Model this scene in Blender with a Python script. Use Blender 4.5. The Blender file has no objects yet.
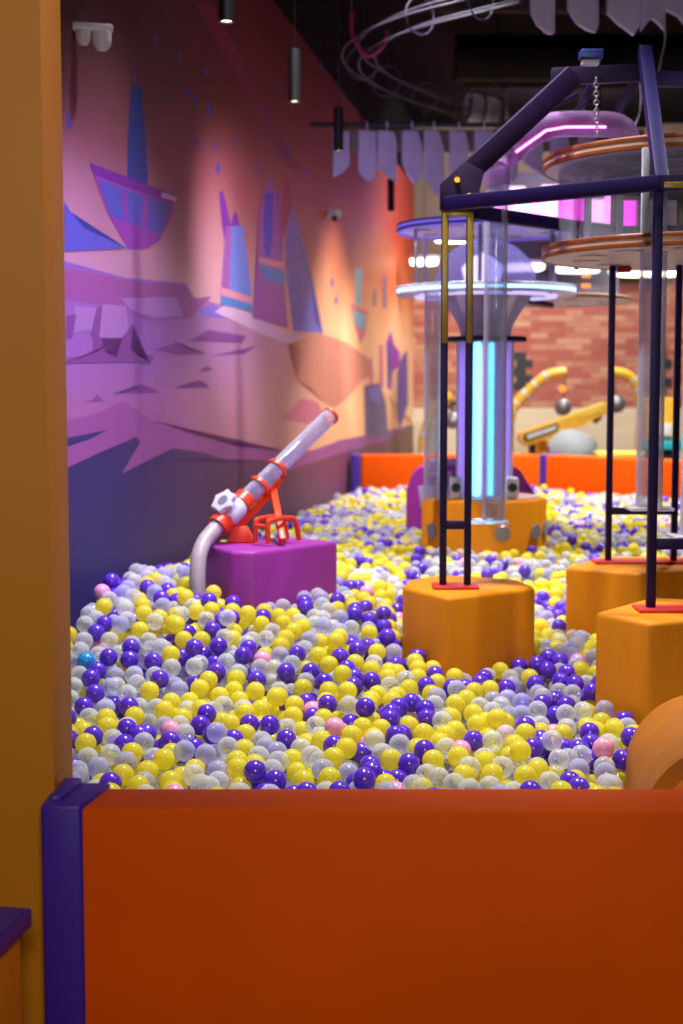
import bpy, bmesh, math, random
import numpy as np
from mathutils import Vector, Matrix, noise

random.seed(11)
SC = bpy.context.scene
COL = SC.collection
PI = math.pi

# ------------------------------------------------------------------ camera
FPX, CX, CY, CAMZ = 1450.0, 341.5, 512.0, 1.5
PITCH = math.atan(127.0 / FPX)
cp, sp = math.cos(PITCH), math.sin(PITCH)


def ray(x, y):
    r, u = x - CX, CY - y
    return r, FPX * cp + u * sp, -FPX * sp + u * cp


def at(x, y, d):
    """point of the place seen at photo pixel (x, y), d metres ahead of the camera"""
    r, h, v = ray(x, y)
    return Vector((r / h * d, d, CAMZ + v / h * d))


def atz(x, y, z):
    r, h, v = ray(x, y)
    t = (z - CAMZ) / v
    return Vector((r * t, h * t, z))


cam = bpy.data.cameras.new('camera')
cam.sensor_fit = 'VERTICAL'
cam.sensor_height = 36.0
cam.sensor_width = 24.0
cam.lens = FPX / 1024.0 * 36.0
cam.clip_end = 100
cam.dof.use_dof = True
cam.dof.focus_distance = 4.35
cam.dof.aperture_fstop = 2.4
cam.dof.aperture_blades = 9
camo = bpy.data.objects.new('camera', cam)
COL.objects.link(camo)
camo.location = (0, 0, CAMZ)
camo.rotation_euler = (PI / 2 - PITCH, 0, 0)
SC.camera = camo

# ------------------------------------------------------------------ materials


def lin(c):
    return tuple(((v / 255) / 12.92 if v / 255 <= .04045 else ((v / 255 + .055) / 1.055) ** 2.4) for v in c)


def new_mat(name):
    m = bpy.data.materials.new(name)
    m.use_nodes = True
    nt = m.node_tree
    nt.nodes.clear()
    out = nt.nodes.new('ShaderNodeOutputMaterial')
    return m, nt, out


def N(nt, t, **kw):
    n = nt.nodes.new(t)
    for k, v in kw.items():
        if k in n.inputs:
            n.inputs[k].default_value = v
        else:
            setattr(n, k, v)
    return n


def mat(name, rgb, rough=.5, metal=0.0, var=.08, scale=(9, 9, 9), bump=0.0, coat=0.0, spec=.5):
    m, nt, out = new_mat(name)
    L = nt.links
    b = N(nt, 'ShaderNodeBsdfPrincipled')
    b.inputs['Roughness'].default_value = rough
    b.inputs['Metallic'].default_value = metal
    b.inputs['Coat Weight'].default_value = coat
    b.inputs['Specular IOR Level'].default_value = spec
    c = lin(rgb)
    tc = N(nt, 'ShaderNodeTexCoord')
    mp = N(nt, 'ShaderNodeMapping')
    mp.inputs['Scale'].default_value = scale
    nz = N(nt, 'ShaderNodeTexNoise')
    nz.inputs['Scale'].default_value = 1.0
    nz.inputs['Detail'].default_value = 3.0
    L.new(tc.outputs['Object'], mp.inputs['Vector'])
    L.new(mp.outputs['Vector'], nz.inputs['Vector'])
    rp = N(nt, 'ShaderNodeValToRGB')
    rp.color_ramp.elements[0].position = .3
    rp.color_ramp.elements[1].position = .7
    rp.color_ramp.elements[0].color = tuple(max(0, v * (1 - var)) for v in c) + (1,)
    rp.color_ramp.elements[1].color = tuple(min(1, v * (1 + var)) for v in c) + (1,)
    L.new(nz.outputs['Fac'], rp.inputs['Fac'])
    L.new(rp.outputs['Color'], b.inputs['Base Color'])
    if bump:
        bp = N(nt, 'ShaderNodeBump')
        bp.inputs['Strength'].default_value = bump
        bp.inputs['Distance'].default_value = .01
        L.new(nz.outputs['Fac'], bp.inputs['Height'])
        L.new(bp.outputs['Normal'], b.inputs['Normal'])
    L.new(b.outputs['BSDF'], out.inputs['Surface'])
    return m


def glow(name, rgb, strength):
    m, nt, out = new_mat(name)
    e = N(nt, 'ShaderNodeEmission')
    e.inputs['Color'].default_value = lin(rgb) + (1,)
    e.inputs['Strength'].default_value = strength
    nt.links.new(e.outputs[0], out.inputs['Surface'])
    return m


def clear(name, tint=(235, 238, 245), body=(230, 232, 240), lo=.06, hi=.6, rough=.08):
    """thin clear plastic: see-through face on, whiter towards the grazing rim"""
    m, nt, out = new_mat(name)
    L = nt.links
    t = N(nt, 'ShaderNodeBsdfTransparent')
    t.inputs['Color'].default_value = lin(tint) + (1,)
    b = N(nt, 'ShaderNodeBsdfPrincipled')
    b.inputs['Base Color'].default_value = lin(body) + (1,)
    b.inputs['Roughness'].default_value = rough
    b.inputs['Specular IOR Level'].default_value = .8
    lw = N(nt, 'ShaderNodeLayerWeight')
    lw.inputs['Blend'].default_value = .35
    mr = N(nt, 'ShaderNodeMapRange')
    mr.inputs['To Min'].default_value = lo
    mr.inputs['To Max'].default_value = hi
    mx = N(nt, 'ShaderNodeMixShader')
    L.new(lw.outputs['Facing'], mr.inputs['Value'])
    L.new(mr.outputs['Result'], mx.inputs['Fac'])
    L.new(t.outputs[0], mx.inputs[1])
    L.new(b.outputs[0], mx.inputs[2])
    L.new(mx.outputs[0], out.inputs['Surface'])
    return m


M = {}
M['orange_vinyl'] = mat('orange_vinyl', (228, 86, 0), .6, var=.06, scale=(3, 3, 3), bump=.05, spec=.12)
M['ochre_vinyl'] = mat('ochre_vinyl', (228, 140, 4), .55, var=.06, scale=(14, 14, .6), bump=.18, spec=.3)
M['shaded_ochre'] = mat('shaded_ochre', (182, 108, 12), .55, var=.12, scale=(4, 14, 14), bump=.15, spec=.3)  # ochre with the shade of the arch's curved side put into the colour
M['amber_vinyl'] = mat('amber_vinyl', (236, 140, 8), .52, var=.05, scale=(3, 3, 3), bump=.06)
M['purple_vinyl'] = mat('purple_vinyl', (62, 30, 150), .45, var=.1, scale=(5, 5, 3), bump=.25)
M['magenta_vinyl'] = mat('magenta_vinyl', (150, 48, 150), .5, var=.06, scale=(4, 4, 4), bump=.05)
M['plum_panel'] = mat('plum_panel', (165, 44, 160), .4)
M['lavender_panel'] = mat('lavender_panel', (185, 165, 215), .4)
M['golden_paint'] = mat('golden_paint', (200, 126, 0), .6, var=.05, scale=(2, 2, 1), bump=.03)
M['bench_yellow'] = mat('bench_yellow', (232, 150, 12), .5, bump=.04)
M['bench_purple'] = mat('bench_purple', (70, 45, 165), .45, bump=.04)
M['purple_metal'] = mat('purple_metal', (30, 16, 76), .5, var=.1, spec=.25)
M['violet_metal'] = mat('violet_metal', (36, 18, 58), .55, var=.12, spec=.25)
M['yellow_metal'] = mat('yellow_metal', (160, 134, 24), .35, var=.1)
M['bolt'] = mat('bolt', (215, 175, 40), .3, metal=.6)
M['red_plate'] = mat('red_plate', (200, 40, 28), .4)
M['cannon_red'] = mat('cannon_red', (222, 66, 26), .35)
M['white_plastic'] = mat('white_plastic', (196, 202, 212), .4)
M['grey_hose'] = mat('grey_hose', (168, 160, 160), .4, scale=(30, 30, 30))
M['grey_metal'] = mat('grey_metal', (150, 150, 160), .35, metal=.5)
M['dark_gap'] = mat('dark_gap', (40, 42, 50), .6)
M['clear'] = clear('clear_acrylic', body=(246, 244, 252), lo=.10, hi=.85, rough=.05)
M['barrel'] = clear('clear_barrel', tint=(228, 222, 240), lo=.04, hi=.6, rough=.05)
M['drum'] = clear('clear_drum', tint=(240, 240, 250), lo=.05, hi=.35)
M['pipe'] = clear('pink_clear_pipe', tint=(226, 206, 232), body=(200, 160, 210), lo=.16, hi=.6)
M['frost_'] = clear('frosted_column', tint=(205, 190, 245), body=(190, 175, 240), lo=.45, hi=.8, rough=.3)


def milky(name, tint, body, see, rough=.3):
    """lit-through frosted plastic"""
    m, nt, out = new_mat(name)
    L = nt.links
    t = N(nt, 'ShaderNodeBsdfTransparent')
    t.inputs['Color'].default_value = lin(tint) + (1,)
    tl = N(nt, 'ShaderNodeBsdfTranslucent')
    tl.inputs['Color'].default_value = lin(body) + (1,)
    b = N(nt, 'ShaderNodeBsdfPrincipled')
    b.inputs['Base Color'].default_value = lin(body) + (1,)
    b.inputs['Roughness'].default_value = rough
    a = N(nt, 'ShaderNodeMixShader')
    a.inputs[0].default_value = .5
    c = N(nt, 'ShaderNodeMixShader')
    c.inputs[0].default_value = 1 - see
    L.new(tl.outputs[0], a.inputs[1])
    L.new(b.outputs[0], a.inputs[2])
    L.new(t.outputs[0], c.inputs[1])
    L.new(a.outputs[0], c.inputs[2])
    L.new(c.outputs[0], out.inputs['Surface'])
    return m


M['frost'] = milky('frosted_column', (232, 222, 255), (222, 210, 252), .4)
M['dome'] = milky('milky_dome', (236, 236, 255), (240, 240, 255), .74, .08)
M['rim_orange'] = mat('rim_orange', (134, 64, 18), .45)
M['rim_cream'] = mat('rim_cream', (205, 172, 150), .45)
M['disc_grey'] = mat('disc_grey', (195, 188, 200), .45)
M['disc_lav'] = mat('disc_lav', (214, 208, 232), .4)
M['cyan_led'] = glow('cyan_led', (110, 232, 255), 4.0)
M['blue_led'] = glow('blue_led', (150, 205, 255), 3.4)
M['violet_led'] = glow('violet_led', (226, 210, 255), 3.2)
M['violet_soft'] = glow('violet_soft', (205, 185, 255), 1.3)
M['violet_dim'] = glow('violet_dim', (130, 110, 255), .9)
M['magenta_led'] = glow('magenta_led', (255, 110, 222), 7.0)
M['magenta_soft'] = glow('magenta_soft', (255, 70, 205), 2.4)
M['pink_white'] = glow('pink_white', (255, 190, 240), 3.0)
M['lamp_white'] = glow('lamp_white', (255, 238, 205), 9.0)
M['lamp_lens'] = glow('lamp_lens', (255, 225, 200), 7.0)
M['amber_lamp'] = glow('amber_lamp', (255, 110, 20), 4.0)
M['black'] = mat('black_metal', (14, 13, 17), .5)
M['ceiling'] = mat('ceiling_black', (9, 8, 11), .9, spec=.1)
M['duct'] = mat('duct_dark', (15, 13, 17), .7, spec=.2)
M['floor'] = mat('floor_dark', (70, 66, 74), .6)
M['pit'] = mat('pit_lining', (120, 110, 130), .7)
M['baffle'] = mat('baffle_white', (176, 166, 200), .6)
M['board'] = mat('board_taupe', (120, 104, 100), .7)
M['track'] = mat('track_steel', (62, 54, 74), .5)
M['pink_bracket'] = mat('pink_bracket', (150, 28, 92), .5)
M['cctv'] = mat('cctv_white', (200, 192, 205), .4)
M['toy_yellow'] = mat('toy_yellow', (245, 190, 60), .4)
M['toy_dark'] = mat('toy_dark', (30, 28, 30), .5)
M['toy_white'] = mat('toy_white', (225, 225, 225), .5)
M['sack'] = mat('sack_white', (168, 178, 186), .6, bump=.4, scale=(6, 6, 6))
M['teal'] = mat('teal', (40, 165, 180), .5)
M['pale_yellow'] = mat('pale_yellow', (235, 215, 90), .5)
M['cable_white'] = mat('cable_white', (190, 185, 195), .4)
M['blue_box'] = mat('blue_box', (40, 60, 130), .4)
M['upper_wall'] = mat('upper_wall', (104, 84, 74), .7)
M['beige'] = mat('beige_wall', (218, 200, 172), .6, scale=(1, 1, 8), var=.06)

# ------------------------------------------------------------------ object helpers


def tag(o, label, cat, group=None, kind=None):
    if label:
        o['label'] = label
    if cat:
        o['category'] = cat
    if group:
        o['group'] = group
    if kind:
        o['kind'] = kind
    return o


def thing(name, label, cat, loc, group=None):
    o = bpy.data.objects.new(name, None)
    COL.objects.link(o)
    o.location = loc
    o.empty_display_size = .1
    return tag(o, label, cat, group)


def base_of(p):
    v = Vector((0, 0, 0))
    while p is not None:
        v += p.location
        p = p.parent
    return v


class MB:
    """collects shapes given in world coordinates, built as ONE mesh object"""

    def __init__(s):
        s.bm = bmesh.new()
        s.sm = []

    def _faces(s, vs, fs, smooth=False, mi=0):
        bv = [s.bm.verts.new(v) for v in vs]
        for f in fs:
            try:
                fc = s.bm.faces.new([bv[i] for i in f])
                fc.smooth = smooth
                fc.material_index = mi
            except ValueError:
                pass
        return bv

    def prism(s, poly, z0, z1, bevel=0.0, seg=3, M4=None, mi=0):
        """poly [(x, y)] raised from z0 to z1; M4 maps it elsewhere"""
        area = sum(poly[i][0] * poly[(i + 1) % len(poly)][1] - poly[(i + 1) % len(poly)][0] * poly[i][1] for i in range(len(poly)))
        if area < 0:
            poly = poly[::-1]
        n = len(poly)
        b = bmesh.new()
        lo = [b.verts.new((p[0], p[1], z0)) for p in poly]
        hi = [b.verts.new((p[0], p[1], z1)) for p in poly]
        b.faces.new(lo[::-1])
        b.faces.new(hi)
        for i in range(n):
            j = (i + 1) % n
            b.faces.new((lo[i], lo[j], hi[j], hi[i]))
        if bevel:
            bmesh.ops.bevel(b, geom=b.edges[:], offset=bevel, segments=seg, profile=.5, affect='EDGES', clamp_overlap=True)
        if M4 is not None:
            bmesh.ops.transform(b, matrix=M4, verts=b.verts)
        b.verts.index_update()
        s._faces([v.co.copy() for v in b.verts], [[v.index for v in f.verts] for f in b.faces], bevel > 0, mi)
        b.free()
        return s

    def box(s, c, size, bevel=0.0, rz=0.0, M4=None, mi=0):
        x, y, z = size[0] / 2, size[1] / 2, size[2] / 2
        T = Matrix.Translation(Vector(c)) @ Matrix.Rotation(rz, 4, 'Z')
        if M4 is not None:
            T = M4 @ T
        return s.prism([(-x, -y), (x, -y), (x, y), (-x, y)], -z, z, bevel, M4=T, mi=mi)

    def beam(s, a, b, w, h, bevel=0.004, up=(0, 0, 1)):
        """box of width w and height h from a to b"""
        a, b = Vector(a), Vector(b)
        d = b - a
        L = d.length
        d.normalize()
        up = Vector(up)
        if abs(d.dot(up)) > .98:
            up = Vector((0, 1, 0))
        x = d.cross(up).normalized()
        u = x.cross(d).normalized()
        R = Matrix((x, u, d)).transposed().to_4x4()
        T = Matrix.Translation(a) @ R
        return s.prism([(-w / 2, -h / 2), (w / 2, -h / 2), (w / 2, h / 2), (-w / 2, h / 2)], 0, L, bevel, 2, M4=T)

    def tube(s, pts, r, n=14, ri=None, closed=False):
        """round tube along pts; ri gives it a bore"""
        pts = [Vector(p) for p in pts]
        m = len(pts)
        tan = []
        for i in range(m):
            if closed:
                t = pts[(i + 1) % m] - pts[i - 1]
            else:
                t = pts[min(i + 1, m - 1)] - pts[max(i - 1, 0)]
            tan.append(t.normalized())
        ref = Vector((0, 0, 1)) if abs(tan[0].z) < .9 else Vector((1, 0, 0))
        x = tan[0].cross(ref).normalized()
        rings = []
        for i in range(m):
            x = (x - tan[i] * x.dot(tan[i])).normalized()
            y = tan[i].cross(x)
            rr = r[i] if isinstance(r, (list, tuple)) else r
            rings.append([pts[i] + (x * math.cos(2 * PI * k / n) + y * math.sin(2 * PI * k / n)) * rr for k in range(n)])
        if ri is not None:
            inner = []
            for i in range(m):
                c = pts[i]
                rr = r[i] if isinstance(r, (list, tuple)) else r
                inner.append([c + (v - c) * (ri / rr) for v in rings[i]])
        vs = [v for R_ in rings for v in R_]
        fs = []
        M_ = m if closed else m - 1
        for i in range(M_):
            a, b = i * n, ((i + 1) % m) * n
            for k in range(n):
                fs.append((a + k, a + (k + 1) % n, b + (k + 1) % n, b + k))
        if ri is not None:
            o = len(vs)
            vs += [v for R_ in inner for v in R_]
            for i in range(M_):
                a, b = o + i * n, o + ((i + 1) % m) * n
                for k in range(n):
                    fs.append((a + k, b + k, b + (k + 1) % n, a + (k + 1) % n))
            if not closed:
                for k in range(n):
                    fs.append((k, o + k, o + (k + 1) % n, (k + 1) % n))
                    e, eo = (m - 1) * n, o + (m - 1) * n
                    fs.append((e + k, e + (k + 1) % n, eo + (k + 1) % n, eo + k))
        s._faces(vs, fs, True)
        if ri is None and not closed:
            for R_, fl in ((rings[0], True), (rings[-1], False)):
                bv = [s.bm.verts.new(v) for v in R_]
                s.bm.faces.new(bv[::-1] if fl else bv)
        return s

    def lathe(s, prof, c, n=40, M4=None, smooth=True, a0=0.0, a1=2 * PI):
        """closed profile [(r, z)] turned about the vertical through c"""
        full = abs(a1 - a0 - 2 * PI) < 1e-6
        k = n if full else n + 1
        vs, fs = [], []
        for i in range(k):
            a = a0 + (a1 - a0) * i / n
            for (r, z) in prof:
                v = Vector((r * math.cos(a), r * math.sin(a), z))
                if M4 is not None:
                    v = M4 @ v
                vs.append(v + Vector(c))
        m = len(prof)
        for i in range(n):
            a, b = i * m, ((i + 1) % k) * m
            for j in range(m - 1):
                fs.append((a + j, b + j, b + j + 1, a + j + 1))
        s._faces(vs, fs, smooth)
        return s

    def sphere(s, c, r, u=20, v=12, scale=(1, 1, 1), zmin=-1.0):
        prof = []
        for i in range(v + 1):
            t = -PI / 2 + PI * i / v
            z = max(math.sin(t), zmin)
            prof.append((max(1e-4, math.cos(t)) * r * scale[0], z * r * scale[2]))
        return s.lathe(prof, c, u)

    def build(s, name, material, parent=None, loc=None, sharp=35):
        off = base_of(parent) if parent is not None else (Vector(loc) if loc is not None else Vector((0, 0, 0)))
        bmesh.ops.translate(s.bm, verts=s.bm.verts, vec=-off)
        bmesh.ops.remove_doubles(s.bm, verts=s.bm.verts, dist=1e-6)
        bmesh.ops.recalc_face_normals(s.bm, faces=s.bm.faces)
        for e in s.bm.edges:
            if len(e.link_faces) == 2 and e.calc_face_angle(0) > math.radians(sharp):
                e.smooth = False
        me = bpy.data.meshes.new(name)
        s.bm.to_mesh(me)
        s.bm.free()
        for m in (material if isinstance(material, (list, tuple)) else [material]):
            me.materials.append(m)
        o = bpy.data.objects.new(name, me)
        COL.objects.link(o)
        if parent is not None:
            o.parent = parent
        elif loc is not None:
            o.location = loc
        return o


def structure(o, label=None):
    o['kind'] = 'structure'
    if label:
        o['label'] = label
        o['category'] = 'wall' if 'wall' in o.name else o.name.split('_')[0]
    return o


def spline(pts, n=8, closed=False):
    pts = [Vector(p) for p in pts]
    m = len(pts)
    out = []
    for i in range(m if closed else m - 1):
        if closed:
            p0, p1, p2, p3 = pts[i - 1], pts[i], pts[(i + 1) % m], pts[(i + 2) % m]
        else:
            p0, p1, p2, p3 = pts[max(i - 1, 0)], pts[i], pts[i + 1], pts[min(i + 2, m - 1)]
        for k in range(n):
            t = k / n
            out.append(.5 * ((2 * p1) + (p2 - p0) * t + (2 * p0 - 5 * p1 + 4 * p2 - p3) * t * t + (3 * p1 - p0 - 3 * p2 + p3) * t ** 3))
    if not closed:
        out.append(pts[-1])
    return out


def ring_pts(c, r, n=24, axis=(0, 0, 1)):
    q = Vector((0, 0, 1)).rotation_difference(Vector(axis).normalized())
    return [Vector(c) + q @ Vector((r * math.cos(2 * PI * i / n), r * math.sin(2 * PI * i / n), 0)) for i in range(n)]


# ------------------------------------------------------------------ room shell
WO = -1.9                                   # the mural wall stands 1.9 m to the side of the camera's path along it
ux, uy = math.sin(math.atan(223.5 / 1455)), math.cos(math.atan(223.5 / 1455))
P0 = Vector((uy * WO, -ux * WO, 0))
U = Vector((ux, uy, 0))
NRM = Vector((uy, -ux, 0))                  # into the pit


def on_wall(x, y, out=0.0):
    r, h, v = ray(x, y)
    t = (WO + out) / (r * uy - h * ux)
    return Vector((r * t, h * t, CAMZ + v * t))


def wall_sz(x, y):
    p = on_wall(x, y)
    return (p - P0).dot(U), p.z


WALL_TOP = 3.98
CEIL = 4.75
mb = MB()
mb.box((2.5, 8.5, -.05), (13, 23, .1))
structure(mb.build('floor', M['floor'], loc=(2.5, 8.5, 0)))
mb = MB()
mb.box((2.5, 8.5, CEIL + .05), (13, 23, .1))
structure(mb.build('ceiling', M['ceiling'], loc=(2.5, 8.5, CEIL)))


def ramp_mat(name, stops_l, stops_r, s0, s1, z0, z1, rough=.55):
    """printed mural sheet: one vertical colour ramp near the entrance, another at the far end, blended along the wall"""
    m, nt, out = new_mat(name)
    L = nt.links
    tc = N(nt, 'ShaderNodeTexCoord')
    sep = N(nt, 'ShaderNodeSeparateXYZ')
    L.new(tc.outputs['Object'], sep.inputs[0])

    def mr(src, a, b):
        n = N(nt, 'ShaderNodeMapRange')
        n.inputs['From Min'].default_value = a
        n.inputs['From Max'].default_value = b
        L.new(src, n.inputs['Value'])
        return n.outputs['Result']
    nz = N(nt, 'ShaderNodeTexNoise')
    nz.inputs['Scale'].default_value = .8
    L.new(tc.outputs['Object'], nz.inputs['Vector'])
    add = N(nt, 'ShaderNodeMath', operation='MULTIPLY_ADD')
    L.new(nz.outputs['Fac'], add.inputs[0])
    add.inputs[1].default_value = .25
    L.new(mr(sep.outputs['Z'], z0, z1), add.inputs[2])
    sub = N(nt, 'ShaderNodeMath', operation='SUBTRACT')
    L.new(add.outputs[0], sub.inputs[0])
    sub.inputs[1].default_value = .125

    def rampn(stops):
        n = N(nt, 'ShaderNodeValToRGB')
        cr = n.color_ramp
        while len(cr.elements) < len(stops):
            cr.elements.new(.5)
        for e, (p, c) in zip(cr.elements, stops):
            e.position = p
            e.color = lin(c) + (1,)
        L.new(sub.outputs[0], n.inputs['Fac'])
        return n.outputs['Color']
    mx = N(nt, 'ShaderNodeMix', data_type='RGBA')
    L.new(mr(sep.outputs['X'], s0, s1), mx.inputs['Factor'])
    L.new(rampn(stops_l), mx.inputs['A'])
    L.new(rampn(stops_r), mx.inputs['B'])
    b = N(nt, 'ShaderNodeBsdfPrincipled')
    b.inputs['Roughness'].default_value = rough
    b.inputs['Specular IOR Level'].default_value = .35
    L.new(mx.outputs['Result'], b.inputs['Base Color'])
    L.new(b.outputs[0], out.inputs['Surface'])
    return m


mural_mats = [
    ramp_mat('mural_sky', [(0, (190, 150, 180)), (.3, (190, 140, 165)), (.5, (140, 78, 96)), (.68, (96, 52, 62)), (1, (72, 38, 46))],  # sheet's own ramp, its top stops also darkened for the weak light there
             [(0, (250, 208, 168)), (.3, (242, 186, 140)), (.5, (206, 112, 68)), (.75, (166, 62, 34)), (1, (132, 38, 34))], 6.0, 12.0, 1.2, 3.9),
    ramp_mat('mural_ground', [(0, (130, 74, 140)), (.5, (164, 104, 158)), (.75, (148, 98, 172)), (1, (140, 94, 174))],
             [(0, (246, 188, 142)), (.5, (240, 184, 140)), (1, (232, 170, 150))], 6.6, 12.2, .8, 2.0),
    ramp_mat('mural_navy', [(0, (44, 38, 98)), (1, (46, 40, 104))], [(0, (96, 60, 96)), (1, (140, 78, 96))], 6, 12, .5, 1.3),
]
MI = {'sky': 0, 'ground': 1, 'navy': 2}
PAINTS = dict(dune=(206, 134, 116), mauve=(150, 82, 148), shade=(126, 68, 140), tent=(164, 118, 180), blue=(86, 88, 186), royal=(48, 66, 150),
              rail=(122, 44, 156), hull=(150, 62, 172), azure=(110, 132, 208), pinkband=(222, 146, 160), tealband=(80, 132, 196),
              tower=(160, 88, 164), window=(76, 68, 196), violet=(122, 108, 200), teal=(120, 180, 200), rose=(206, 116, 140),
              slate=(104, 92, 134), indigo=(98, 78, 150), brown=(124, 84, 78), drop=(84, 76, 170), peach=(250, 200, 150), streak=(142, 52, 78),
              red=(170, 52, 72), pale=(214, 176, 206))
for k, c in PAINTS.items():
    MI[k] = len(mural_mats)
    mural_mats.append(mat('mural_' + k, c, .55, var=.04, scale=(1.2, 1.2, 1.2), spec=.35))

bmw = bmesh.new()
S0, S1 = 3.3, 18.62


def wall_quad(s0, s1, z0, z1, y, mi):
    f = bmw.faces.new([bmw.verts.new(v) for v in ((s0, y, z0), (s1, y, z0), (s1, y, z1), (s0, y, z1))])
    f.material_index = mi


layers = []


def paint(pts, colour):
    bb = (min(p_[0] for p_ in pts), min(p_[1] for p_ in pts), max(p_[0] for p_ in pts), max(p_[1] for p_ in pts))
    lv = 1 + max([l_ for (a, b, c_, d_, l_) in layers if a < bb[2] and c_ > bb[0] and b < bb[3] and d_ > bb[1]], default=0)
    layers.append(bb + (lv,))
    y = -.0004 * lv
    vs = []
    for (x, yy) in pts:
        s_, z_ = wall_sz(x, yy)
        vs.append((min(max(s_, S0), S1), max(z_, .02)))
    area = sum(vs[i][0] * vs[(i + 1) % len(vs)][1] - vs[(i + 1) % len(vs)][0] * vs[i][1] for i in range(len(vs)))
    if area < 0:
        vs = vs[::-1]
    f = bmw.faces.new([bmw.verts.new((a, y, b)) for a, b in vs])
    f.material_index = MI[colour]


# wall slab
for (a, b, c_, d_) in (((S0, 0, 0), (S1, 0, 0), (S1, 0, WALL_TOP), (S0, 0, WALL_TOP)), ((S0, .15, 0), (S0, .15, WALL_TOP), (S1, .15, WALL_TOP), (S1, .15, 0)),
                       ((S0, 0, WALL_TOP), (S1, 0, WALL_TOP), (S1, .15, WALL_TOP), (S0, .15, WALL_TOP)), ((S0, 0, 0), (S0, 0, WALL_TOP), (S0, .15, WALL_TOP), (S0, .15, 0)),
                       ((S1, 0, 0), (S1, .15, 0), (S1, .15, WALL_TOP), (S1, 0, WALL_TOP))):
    bmw.faces.new([bmw.verts.new(v) for v in (a, b, c_, d_)]).material_index = 0

paint([(196, 4), (214, 4), (276, 128), (300, 170), (288, 168), (264, 128)], 'streak')
paint([(-300, 171), (68, 262), (126, 278), (186, 283), (194, 297), (219, 304), (256, 316), (285, 333), (322, 333), (340, 340), (368, 357), (384, 390), (400, 418), (415, 424), (415, 520), (300, 560), (40, 700), (-300, 1100)], 'ground')
paint([(285, 335), (322, 334), (345, 342), (367, 357), (374, 374), (362, 380), (348, 398), (334, 408), (322, 402), (312, 386), (296, 380), (304, 352)], 'dune')
paint([(282, 418), (302, 398), (318, 402), (324, 416), (306, 424)], 'rose')
paint([(-300, 182), (66, 268), (100, 274), (128, 281), (186, 286), (194, 299), (212, 296), (190, 318), (150, 322), (110, 304), (66, 300), (-300, 240)], 'mauve')
paint([(120, 298), (176, 297), (183, 316), (156, 318), (131, 310)], 'tent')
paint([(102, 304), (126, 306), (128, 332), (116, 341), (99, 337)], 'tent')
paint([(74, 306), (97, 308), (92, 330), (73, 332)], 'tent')
paint([(96, 309), (102, 304), (98, 337), (90, 336)], 'shade')
paint([(66, 316), (76, 314), (72, 338), (66, 340)], 'shade')
paint([(66, 358), (92, 354), (94, 334), (101, 338), (104, 352), (116, 358), (122, 338), (132, 324), (130, 350), (154, 356), (150, 364), (130, 362), (66, 363)], 'shade')
paint([(154, 350), (178, 342), (184, 348), (207, 354), (178, 355)], 'shade')
paint([(189, 341), (208, 330), (246, 336), (242, 343)], 'shade')
paint([(210, 356), (242, 349), (258, 345), (244, 354)], 'shade')
paint([(82, 402), (92, 400), (97, 394), (104, 402)], 'shade')
paint([(112, 394), (134, 391), (140, 384), (150, 387), (160, 393)], 'shade')
paint([(174, 388), (192, 386), (198, 380), (204, 382), (210, 388)], 'shade')
paint([(199, 372), (206, 366), (214, 370)], 'shade')
paint([(198, 310), (210, 305), (230, 310), (226, 318), (204, 316)], 'violet')
paint([(226, 304), (256, 316), (285, 333), (306, 336), (290, 344), (262, 334), (236, 322), (214, 312)], 'pale')
paint([(-300, 446), (68, 420), (94, 414), (124, 401), (150, 420), (186, 432), (238, 447), (292, 452), (314, 450), (340, 440), (372, 434), (415, 424), (415, 520), (300, 560), (40, 700), (-300, 1100)], 'mauve')
paint([(66, 438), (107, 430), (90, 439), (66, 447)], 'navy')
paint([(66, 468), (100, 452), (136, 437), (140, 442), (121, 474), (150, 459), (173, 448), (205, 453), (232, 462), (262, 460), (290, 470), (316, 461), (348, 453), (372, 444), (400, 436), (415, 434), (415, 540), (300, 580), (60, 720), (-300, 1100), (-300, 529)], 'navy')
# boat with a blue sail
paint([(134, 88), (135.2, 56), (136, 56), (137, 88)], 'slate')
paint([(131, 86), (141, 86), (145, 130), (148, 183), (127, 184), (128, 130)], 'royal')
paint([(90, 163), (174, 196), (172, 214), (160, 240), (146, 249), (128, 249), (108, 214), (97, 184)], 'hull')
paint([(98, 180), (170, 206), (160, 234), (110, 216)], 'blue')
paint([(121, 190), (126, 192), (128, 222), (124, 220)], 'hull')
paint([(143, 198), (148, 200), (146, 228), (141, 226)], 'hull')
paint([(90, 163), (175, 195), (173, 203), (94, 174)], 'rail')
paint([(162, 192), (176, 197), (175, 202), (160, 197)], 'pale')
paint([(64, 202), (70, 212), (83, 228), (104, 238), (126, 248), (64, 251)], 'blue')
# striped towers
paint([(219, 192), (223, 191), (231, 226), (226, 246), (222, 226)], 'rail')
paint([(234, 212), (236.5, 212), (240, 227), (230, 227)], 'rail')
paint([(226, 226), (243, 226), (251, 290), (252, 312), (220, 304), (222, 270)], 'azure')
paint([(226, 226), (231, 226), (229, 292), (221, 290)], 'tower')
paint([(221, 287), (251, 297), (251, 304), (221, 295)], 'pinkband')
paint([(221, 295), (251, 304), (252, 312), (220, 304)], 'tealband')
paint([(285, 176), (288, 175), (293, 206), (288, 220), (282, 240), (281, 206)], 'red')
paint([(293, 206), (299, 226), (309, 265), (314, 322), (323, 333), (293, 331), (285, 265), (286, 230)], 'violet')
paint([(267, 178), (270, 178), (276, 194), (284, 286), (288, 329), (252, 318), (257, 265), (259, 213), (263, 192)], 'tower')
paint([(264, 193), (273, 193), (272, 240), (269, 258), (264, 254), (263, 220)], 'window')
paint([(275, 194), (279, 192), (283, 250), (281, 258)], 'hull')
paint([(258, 257), (283, 262), (284, 269), (258, 263)], 'pinkband')
paint([(259, 265), (284, 271), (284, 284), (266, 281)], 'tealband')
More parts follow.
